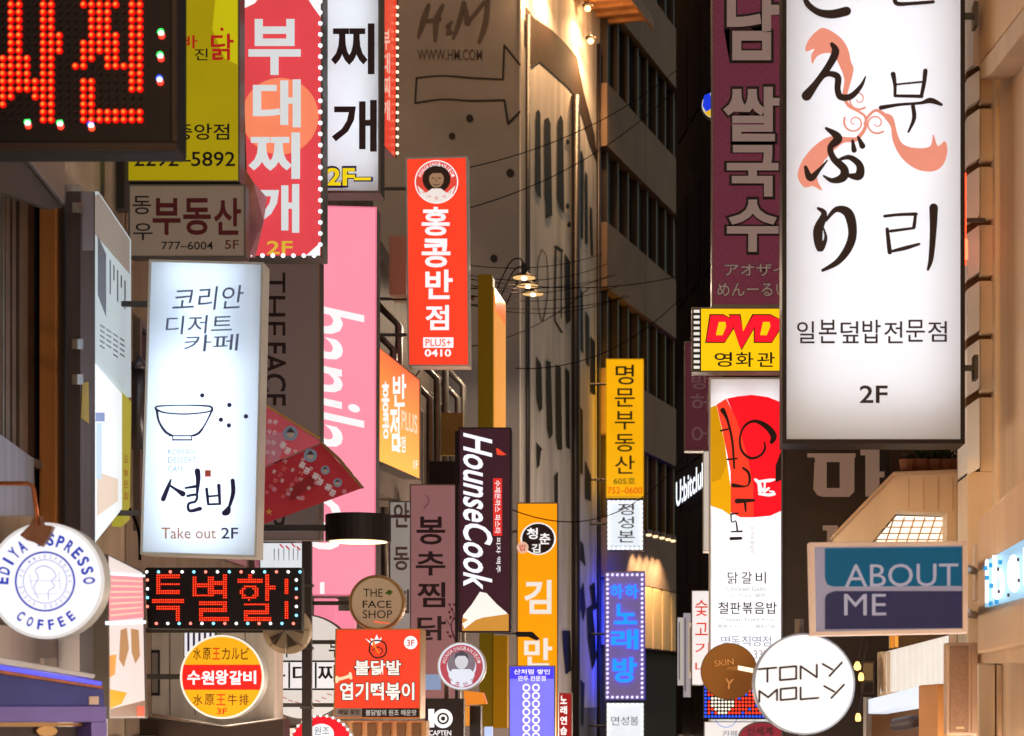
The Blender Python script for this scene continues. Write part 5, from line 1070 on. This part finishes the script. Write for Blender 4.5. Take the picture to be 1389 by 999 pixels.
B.go([(410, 385, 20), (420, 350, 34), (380, 300, 28), (320, 275, 16), (270, 300, 12), (245, 360, 10), (255, 430, 12), (300, 468, 14), (350, 455, 12), (375, 420, 12), (372, 385, 8)], tf=zy)
B.go([(155, 218, 26), (180, 270, 14), (205, 380, 12), (215, 520, 10)], tf=zy).go([(145, 325, 10), (190, 315, 8)], tf=zy).go([(180, 475, 10), (230, 470, 8)], tf=zy)
B.go([(262, 520, 12), (290, 545, 14), (295, 590, 12), (275, 615, 8), (210, 610, 22)], tf=zy).go([(230, 692, 26), (318, 688, 14)], tf=zy).go([(272, 705, 14), (275, 745, 8)], tf=zy)
B.go([(200, 760, 10), (235, 755, 8)], tf=zy).go([(198, 762, 8), (202, 800, 8), (222, 795, 6)], tf=zy).go([(225, 800, 8), (232, 850, 10)], tf=zy).go([(200, 852, 8), (255, 850, 10)], tf=zy).go([(198, 888, 18), (250, 886, 16)], tf=zy)
B.split('brush_letter', INK, t)
B = Brush(P, .012); z9 = (940, 500, 3.845)
for s_ in ([(325, 580, 14), (345, 600, 20), (350, 640, 22)], [(345, 590, 12), (395, 585, 18), (425, 580, 10)], [(350, 615, 12), (370, 640, 14), (395, 625, 12)], [(345, 655, 12), (395, 660, 16), (425, 655, 14)], [(375, 590, 10), (372, 650, 12)], [(400, 640, 8), (420, 645, 12)]): B.go(s_, tf=z9)
B.build('white_stamp', WHT, t)
slab('leaf_print', [(1052, 632), (1061, 608), (1062, 650), (1052, 655)], P, INK, t, .013, .003)
GY = mat('ink_grey', '#a4a4ac', .5)
for i, s_ in enumerate('닭갈비'): text(s_, (987 + i * 19, 776, 1001 + i * 19, 792), P, INK, t, .01, .006)
for i, s_ in enumerate('철판볶음밥'): text(s_, (974 + i * 16.4, 817, 988 + i * 16.4, 833), P, INK, t, .02, .006)
for s_, r_ in (('Chicken Galbi', (985, 796, 1039, 802)), ('タッカルビ 鷄排', (988, 805, 1038, 811)), ('Teppan Fried Rice', (978, 838, 1049, 844)), ('鉄板チャーハン 鐵板炒飯', (974, 847, 1052, 853))): text(s_, r_, P, GY, t, 0, .006)
for i, s_ in enumerate('명동직영점'): text(s_, (978 + i * 14, 863, 990 + i * 14, 877), P, SB, t, 0, .006)
text('332', (1022, 882, 1042, 894), P, GY, t, 0, .006); text('유가네 닭갈비', (1018, 714, 1023, 750), P, GY, t, 0, .006, rot=1)
# edge-on white sign left of it and small red-lettered sign
t = sign('side_signboard', 'narrow cream sign edge beside the red and white chicken sign', R(954, 612, 963, 748), Pl(22.0), .3, WHITEM, lit('#cfc4b8', .8), .8, back=False); bracket(t, pt(963, 0, 22).x, pt(0, 650, 22).z, 22.1, WR + .15, 1)
P = Pl(23.0)
t = sign('vertical_signboard', 'narrow white sign with red characters left of the chicken sign', R(938, 801, 975, 930), P, .2, METAL, lit('#ece6e6', .95), 1)
for s_, r_ in (('숯', (943, 814, 960, 836)), ('고', (943, 845, 960, 862)), ('기', (943, 872, 963, 888)), ('나', (943, 898, 963, 912))): text(s_, r_, P, lit('#d8402a', .9), t, .015)
bracket(t, P.at(975, 850).x, P.at(975, 850).z, 23.1, WR + .15, 1)
# LED under brown disc
P = Pl(18.6)
t = thing('led_board', 'small red and blue LED board under the round brown sign', 'LED sign', P.at(990, 976)); slab('case', R(954, 925, 1058, 976), P, mat('bezel_black', '#171011'), t, 0, .1, bevel=.008)
b1 = MB(); b2 = MB(); b3 = MB()
for j in range(10):
    for i in range(22):
        x = 957 + i * 4.6; y = 928 + j * 4.9; e = i in (0, 21) or j in (0, 9); c = P.at(x, y, .004); k = 12 > i > 1 and 1 < j < 9 and (i - 5) ** 2 + (j - 5) ** 2 < 12
        (b3 if k else (b2 if e or (i * 7 + j * 5) % 9 == 0 else b1)).lathe(c, [(.014, 0), (.010, .008)], 'y', 6)
b1.build('red_leds', lit('#ff3a24', 1.4), t, kind='stuff'); b2.build('blue_leds', lit('#2a50e8', 1.4), t, kind='stuff'); b3.build('white_leds', lit('#f8f0dc', 1.1), t, kind='stuff')
xs_ = pt(1084, 0, 18.65).x; zs_ = P.at(1058, 950).z; MB().box(P.at(1058, 950).x, 18.65 - .02, zs_ - .02, xs_, 18.65 + .02, zs_ + .02).build('bracket', STEEL, t); MB().box(xs_, 18.65 - .03, 0, xs_ + .06, 18.65 + .03, zs_ + .05).build('stem', STEEL, t)
t = sign('square_sign', 'white signboard with thin arcs at the bottom under the small LED board', R(955, 979, 1040, 1040), Pl(19.0), .1, METAL, lit('#e4e0e0', .9), 1, back=False); ring('arc_print', 985, 972, 14, 15.5, Pl(19.0), lit('#9aaee0', .9), t, .009, .002); text('카페', (980, 991, 1000, 1000), Pl(19.0), SB, t, .01)
xs_ = pt(1084, 0, 19.05).x; zs_ = pt(0, 1000, 19).z; MB().box(pt(1040, 0, 19).x, 19.05 - .02, zs_ - .02, xs_, 19.05 + .02, zs_ + .02).build('bracket', STEEL, t); MB().box(xs_, 19.05 - .03, 0, xs_ + .06, 19.05 + .03, zs_ + .05).build('stem', STEEL, t)
P = Pl(17.4)
t = thing('round_sign', 'dark red oval sign cut off at the bottom edge left of the white round sign', 'sign', P.at(1034, 1020)); slab('case', disc_pts(1034, 1002, 33, 32, 23), P, METAL, t, 0, .1, bevel=.006); slab('face_panel', disc_pts(1034, 1002, 31, 32, 21), P, lit('#8a2c3a', .75), t, .004, .003); text('신세계', (1013, 986, 1048, 998), P, INK, t, .03)
xs_ = pt(1084, 0, 17.45).x; zs_ = P.at(1066, 1002).z; MB().box(P.at(1066, 1002).x, 17.45 - .02, zs_ - .02, xs_, 17.45 + .02, zs_ + .02).build('bracket', STEEL, t); MB().box(xs_, 17.45 - .03, 0, xs_ + .06, 17.45 + .03, zs_ + .05).build('stem', STEEL, t)
# brown disc
P = Pl(15.6)
t = thing('round_sign', 'glossy brown round sign with faint lettering left of the white round one', 'sign', P.at(989, 949)); slab('case', disc_pts(989, 911, 38.5, 44), P, mat('disc_brown_edge', '#5a3a18', .3, .4), t, 0, .12, bevel=.008); slab('face_panel', disc_pts(989, 911, 37.5, 44), P, mat('disc_brown', '#8a5420', .12, .2, emit=.22, ecol='#a06020', var=.06), t, .014, .012)
fa = mat('faint_gold', '#b07c48', .4); glyph_at('SKIN', 982, 899, 26, 8, -.12, P, fa, t, 0, .018); glyph_at('FOOD', 994, 907, 14, 4, -.05, P, fa, t, 0, .018); glyph_at('Y', 989, 928, 12, 14, .1, P, fa, t, .03, .018)
slab('hot_reflector', [(1001, 903), (1022, 907), (1021, 913), (1001, 909)], P, lit('#ffe8c0', 1.4), t, .03, .01)  # bright highlight on the glossy disc laid on as a glowing patch
xs_ = pt(1084, 0, 15.66).x; zs_ = P.at(1027, 911).z; MB().box(P.at(1027, 911).x, 15.66 - .02, zs_ - .02, xs_, 15.66 + .02, zs_ + .02).build('bracket', STEEL, t); MB().box(xs_, 15.66 - .03, 0, xs_ + .06, 15.66 + .03, zs_ + .05).build('stem', STEEL, t)
# Tony Moly
P = Pl(12.4)
t = thing('round_sign', 'large round white sign reading TONY MOLY under the glass sign', 'sign', P.at(1091, 997))
slab('case', disc_pts(1091, 928, 69, 56), P, mat('disc_edge_blue', '#8e9cb4', .4, .2), t, 0, .22, bevel=.02); slab('face_panel', disc_pts(1091, 928, 66.5, 56), P, lit('#f4f1f2', .92), t, .012, .008, bevel=.004)
B = Brush(P, .016)
def LT(ch, x, y, w_, h_):
    T = {'T': [[(0, 0), (1, 0)], [(.5, 0), (.5, 1)]], 'O': [[(0, 0), (1, 0)], [(1, 0), (1, 1)], [(1, 1), (0, 1)], [(0, 1), (0, 0)]], 'N': [[(0, 1), (0, 0)], [(0, 0), (1, 1)], [(1, 1), (1, 0)]], 'Y': [[(0, 0), (.5, .5)], [(1, 0), (.35, 1)]],
         'M': [[(0, 1), (0, .1)], [(0, .1), (.5, .7)], [(.5, .7), (1, .1)], [(1, .1), (1, 1)]], 'L': [[(0, 0), (0, 1)], [(0, 1), (1, 1)]]}[ch]
    for s_ in T: B.go([(x + a * w_, y + b_ * h_ - a * 2, 2.9) for a, b_ in s_], smooth=False)
for ch, x, y, w_, h_ in (('T', 1029, 908, 24, 18), ('O', 1058, 906, 22, 17), ('N', 1086, 904, 22, 17), ('Y', 1116, 901, 26, 17), ('M', 1030, 936, 24, 16), ('O', 1059, 935, 21, 15), ('L', 1086, 933, 24, 16), ('Y', 1118, 931, 27, 17)): LT(ch, x, y, w_, h_)
B.build('lettering', INK, t)
MB().tube([P.at(1084, 862, -.1), P.at(1084, 848, -.1), P.at(1084, 840, -.1)], .03, 8).build('hanger', METAL, t); 
# ABOUT ME glass sign
P = Pl(12.0)
t = thing('glass_sign', 'framed teal and navy glass sign reading ABOUT ME', 'sign', P.at(1205, 862)); al = mat('brushed_pinkgrey', '#cdb9b2', .5, .0, var=.1)
b = MB(); o_ = [(1097, 736), (1313, 734), (1313, 859), (1100, 863)]; i_ = [(1105, 742), (1306, 740), (1306, 853), (1107, 857)]
for i in range(4):
    j = (i + 1) % 4; b.slab([P.at(*o_[i], .02), P.at(*o_[j], .02), P.at(*i_[j], .02), P.at(*i_[i], .02)], P.n, .14)
b.build('frame', al, t, bevel=.004); slab('backing', i_, P, mat('about_grey', '#948a9a', .4, emit=.6, ecol='#a098a8'), t, -.01, .05)
slab('teal_panel', [(1119, 744), (1305, 742), (1305, 795), (1130, 796), (1122, 793), (1119, 784)], P, mat('teal', '#023f58', .35, emit=.85, ecol='#04506e', var=.06), t, -.002, .006)
slab('navy_panel', [(1122, 806), (1132, 802), (1305, 802), (1305, 852), (1119, 854), (1119, 812)], P, mat('navy_glass', '#2a2844', .35, emit=.8, ecol='#2c2a48', var=.1), t, -.002, .006)
al_t = lit('#a09cae', .7)
text('ABOUT', (1146, 765, 1300, 796), P, al_t, t, 0, .002, tilt=-.01); text('ME', (1145, 806, 1202, 835), P, al_t, t, 0, .002)
gl = lit('#6f7ae0', .9)
for k in range(9): slab('window_glint', [(1264 + k * 4.6, 788 - k * 1.8), (1266.8 + k * 4.6, 787 - k * 1.8), (1266.8 + k * 4.6, 846 - k * 2), (1264 + k * 4.6, 848 - k * 2)], P, lit(('#8c96f0', '#b8c0ff', '#6a74d8')[k % 3], .8), t, .004, .002) if 0 else None
g_ = bpy.data.materials.new('sign_glass'); g_.use_nodes = True; n = g_.node_tree; n.nodes.remove(n.nodes['Principled BSDF']); tr = n.nodes.new('ShaderNodeBsdfTransparent'); gs = n.nodes.new('ShaderNodeBsdfGlossy'); gs.inputs['Roughness'].default_value = .02; mx = n.nodes.new('ShaderNodeMixShader'); mx.inputs[0].default_value = .002
n.links.new(tr.outputs[0], mx.inputs[1]); n.links.new(gs.outputs[0], mx.inputs[2]); n.links.new(mx.outputs[0], n.nodes['Material Output'].inputs[0])
slab('glass', i_, P, g_, t, .012, .004)
MB().tube([P.at(1306, 770, -.1), pt(1322, 775, 15.0)], .03, 6).build('bracket', STEEL, t); MB().tube([P.at(1306, 830, -.1), pt(1322, 835, 15.0)], .03, 6).build('bracket', STEEL, t)
# big donburi sign
P = Pl(14.3)
t = tube_sign('vertical_signboard', 'huge white Japanese rice bowl lightbox with black brush characters and salmon swirl', R(1061, -80, 1309, 602), P, .34, mat('frame_umber', '#211819', .5, 0), opal('opal_big', '#e6e8ec'), 6,
              [(1105, -60, 1105, 560), (1160, -60, 1160, 560), (1215, -60, 1215, 560), (1265, -60, 1265, 560)], '#f0f6ff', 6.2, .02, arm=2.36)
z4 = (940, 0, 2.855)
SAL = lit('#e2917c', .9)
B = Brush(P, .004)
B.blob([(436, 200), (445, 160), (480, 120), (512, 110), (570, 145), (600, 190), (612, 240), (622, 270), (608, 330), (590, 385), (578, 372), (586, 310), (570, 262), (543, 212), (505, 208), (478, 222), (462, 248), (458, 215), (470, 190)], z4, True)
B.blob([(745, 440), (775, 455), (792, 520), (815, 560), (870, 575), (920, 566), (930, 520), (948, 566), (976, 548), (985, 590), (968, 640), (930, 664), (870, 658), (820, 625), (790, 585), (772, 540), (765, 490), (740, 455)], z4, True)
B.blob([(600, 532), (640, 535), (625, 552), (580, 556), (520, 610), (500, 640), (480, 690), (500, 738), (465, 722), (430, 725), (405, 682), (425, 620), (475, 562), (530, 530)], z4, True)
B.go([(588, 385, 14), (605, 412, 12), (640, 432, 10), (668, 455, 10), (665, 500, 14), (635, 540, 16)], tf=z4).go([(745, 448, 16), (710, 428, 12), (680, 450, 10), (665, 480, 10)], tf=z4)
for cx_, cy_, d_ in ((640, 385, 1), (625, 475, -1), (710, 478, 1)):
    B.go([(cx_ + (42 - k * 2.4) * math.cos(d_ * (k * .55) + (0.9 if d_ > 0 else 3.6)), cy_ + (42 - k * 2.4) * math.sin(d_ * (k * .55) + (.9 if d_ > 0 else 3.6)), 8 - k * .3) for k in range(16)], tf=z4)
B.build('swirl_print', SAL, t)
B = Brush(P, .014)
B.go([(538, 172, 16), (552, 200, 30), (530, 250, 28), (480, 320, 26), (440, 372, 40)], tf=z4).go([(480, 318, 10), (520, 288, 20), (560, 298, 26), (560, 345, 24), (572, 376, 26), (612, 374, 24), (650, 335, 16), (668, 298, 6)], tf=z4)
B.go([(516, 498, 12), (562, 535, 34), (532, 572, 24), (545, 615, 26), (585, 655, 32), (580, 688, 34), (540, 700, 20), (506, 682, 8)], tf=z4).go([(436, 648, 14), (455, 690, 28), (492, 655, 14), (520, 622, 6)], tf=z4).go([(560, 622, 10), (605, 610, 20), (645, 640, 28), (642, 682, 34), (600, 680, 14)], tf=z4).go([(618, 545, 10), (624, 582, 22)], tf=z4).go([(640, 532, 10), (656, 566, 24)], tf=z4)
B.go([(485, 808, 12), (508, 830, 24), (484, 895, 38), (492, 965, 26), (514, 925, 14), (506, 885, 6)], tf=z4).go([(515, 855, 10), (555, 812, 22), (602, 828, 38), (618, 900, 34), (602, 960, 32), (560, 1015, 24), (502, 1048, 12)], tf=z4)
B.go([(435, -30, 14), (440, 10, 22), (480, 45, 26), (535, 56, 34), (595, 44, 36)], tf=z4)
B.go([(788, -40, 18), (786, 12, 18), (850, 14, 14), (930, 8, 14)], tf=z4)
B.go([(775, 288, 20), (782, 330, 14), (782, 370, 12)], tf=z4).go([(900, 275, 18), (895, 320, 16), (885, 372, 14)], tf=z4).go([(786, 328, 8), (886, 318, 8)], tf=z4).go([(782, 372, 12), (886, 374, 14)], tf=z4).go([(728, 418, 18), (800, 406, 12), (880, 400, 12), (920, 390, 22), (962, 406, 12)], tf=z4).go([(852, 412, 16), (856, 460, 16), (834, 512, 8)], tf=z4)
B.go([(742, 838, 12), (800, 832, 12), (864, 830, 14)], tf=z4).go([(862, 832, 12), (856, 880, 14)], tf=z4).go([(856, 884, 10), (765, 896, 12)], tf=z4).go([(752, 888, 14), (762, 978, 18)], tf=z4).go([(762, 976, 10), (820, 962, 16), (876, 946, 10)], tf=z4).go([(932, 805, 34), (930, 900, 26), (922, 1000, 20), (910, 1045, 10)], tf=z4)
B.split('brush_letter', INK, t)
for i, s_ in enumerate('일본덮밥전문점'): text(s_, (1081 + i * 29.6, 436 - (i % 2) * 2, 1105 + i * 29.9, 466 - (i > 4) * 2), P, INK, t, .012, .005)
text('2F', (1166, 523, 1204, 547), P, INK, t, .03, .005)
# red neon line by its right edge
t = thing('neon_strip', 'thin orange-red neon strip glimpsed right of the huge white sign', 'lamp', pt(1310, 365, 15.2)); MB().tube([pt(1309.5, 235, 14.8), pt(1309.5, 360, 14.8)], .008, 6).build('tube', lit('#ff4a28', 3), t); MB().tube([pt(1309.5, 325, 14.78), pt(1309.5, 352, 14.78)], .02, 6).build('tube', lit('#ff5a38', 5), t); MB().box(pt(1309, 0, 14.8).x, 14.82, pt(0, 300, 14.8).z, 2.5, 14.85, pt(0, 295, 14.8).z).build('clip', STEEL, t)
# dark sign with slab characters
P = Pl(16.6)
t = sign('vertical_signboard', 'dark umber signboard with big beige slab characters under the huge white sign', R(1062, 608, 1206, 1010), P, .26, DARKM, mat('panel_umber', '#2b221f', .5, var=.25), 2, arm=2.62, back=False)
bc = mat('slab_beige', '#a88a78', .6, emit=.3); z6 = (1040, 600, 2.504)
b = Brush(P, .012); 
for q_ in ([(138, 38), (302, 38), (302, 52), (298, 52), (298, 68), (248, 68), (204, 68), (166, 68), (162, 52), (138, 52)], [(162, 68), (204, 68), (204, 156), (190, 186), (172, 180), (158, 160)], [(248, 68), (298, 68), (298, 168), (280, 186), (248, 186)], [(204, 156), (248, 156), (248, 186), (190, 186)]): b.blob(q_, z6); b.k = 0
b.blob([(318, 25), (383, 25), (383, 100), (400, 100), (400, 120), (383, 120), (383, 185), (335, 185), (335, 45), (318, 45)], z6)
b.blob([(190, 283), (242, 283), (242, 345), (205, 345), (205, 300), (190, 300)], z6); b.split('slab_letter', bc, t)
# ================================================================== STREET LAMP CLUSTER AND CABLES
for k, (x, y) in enumerate(((711, 377), (716, 388), (723, 399))):
    c = pt(x, y, 33 + k * 1.3); t = thing('pendant_lamp', ('uppermost', 'middle', 'lowest')[k] + ' of three warm dish pendants overlapping in front of the mural building', 'lamp', c, 'pendant lamps over the street')
    MB().lathe(c, [(.20, -.0), (.21, .015), (.1, .07), (.05, .1), (.05, .24), (.015, .27)], n=24).build('shade', mat('pendant_black', '#241b18', .4, .4), t, smooth=False); MB().lathe(c, [(.03, .0), (.195, -.004), (.197, .004)], n=24).build('inner_dish', lit('#f0c080', .9), t)
    MB().lathe(c, [(0, -.05), (.04, -.035), (.05, 0), (.03, .03)], n=12).build('bulb', lit('#fff0c8', 7), t, smooth=True)
    ld = bpy.data.lights.new('lamp_light', 'SPOT'); ld.energy = 200; ld.color = (1, .8, .58); ld.spot_size = 2.9; ld.shadow_soft_size = .06; lo = bpy.data.objects.new('lamp_light', ld); link(lo, t); lo.location = (0, 0, -.07)
    d = c.y; q_ = [Vector(pt(x, y - 18, d)), pt(x - 6, y - 26, d), pt(x - 18, y - 22, d), pt(x - 30, y, d), pt(x - 36, y + 14, d + .2)]
    MB().tube([Vector(v) for v in smooth_pts([tuple(v) for v in q_], 5)], .012, 5).build('gooseneck', mat('tower_wire_black', '#120d0c', .9), t); e = pt(x - 36, y + 14, d + .2); MB().tube([e, Vector((-4.5, d + .3, e.z))], .012, 5).build('arm', mat('tower_wire_black', '#120d0c', .9), t)
cw = mat('tower_wire_black', '#120d0c', .9)
def cable(p0, p1, sag, r_, label, grp='overhead cables across the street'):
    a, b_ = pt(*p0), pt(*p1); n = 22; L_ = [a.lerp(b_, i / n) - Vector((0, 0, sag * 4 * (i / n) * (1 - i / n))) for i in range(n + 1)]; og = a
    o = MB().tube([p - Vector((0, 0, 0)) for p in L_], r_, 5).build('cable', cw, None, origin=a, smooth=True); o['label'] = label; o['category'] = 'cable'; o['group'] = grp
for k, (a, b_, sg) in enumerate((((634, 228, 30), (918, 95, 44), 0.3), ((634, 283, 30), (960, 75, 44), .5), ((620, 376, 31), (940, 370, 42), .25), ((640, 470, 31), (800, 390, 39), .2), ((690, 690, 27), (960, 570, 40), .9), ((700, 500, 31), (962, 360, 41), .6))):
    cable(a, b_, sg, .009, ('upper thick cable rising right from the red sign over the mural side wall', 'second cable rising right from the red sign, below the uppermost', 'near-level cable passing behind the dish pendants', 'short cable climbing right below the dish pendants', 'lowest cable sweeping in front of the yellow estate sign', 'thin cable crossing the mural side wall towards the purple sign')[k])
for k in range(7):
    y = 360 + k * 9; cable((634, y + (k % 3) * 4, 30.5), (818 + k * 6, y - 16 + (k * 5) % 13, 40), .15 + .05 * (k % 3), .007, 'hair-thin wire strung level behind the dish pendants, one of a bundle of alike wires', 'hair-thin wires behind the pendants')
b = None
for k, (a, b_, c_) in enumerate((((498, 560), (560, 520), (620, 360)), ((130, 640), (118, 675), (112, 705)), ((176, 690), (188, 720), (190, 760)))):
    d = (29, 14.4, 15.2)[k]; L_ = smooth_pts([tuple(pt(a[0], a[1], d)), tuple(pt(b_[0], b_[1], d)), tuple(pt(c_[0], c_[1], d))], 6)
    o = MB().tube([Vector(v) for v in L_], .012, 5).build('cable', cw, None, origin=pt(a[0], a[1], d)); o['label'] = ('slack cable hanging behind the red Chinese restaurant sign', 'short drooping wire on the steel edge post above the coffee sign', 'loose wire curling down beside the dessert cafe sign')[k]; o['category'] = 'cable'

bpy.data.scenes.remove(TS)
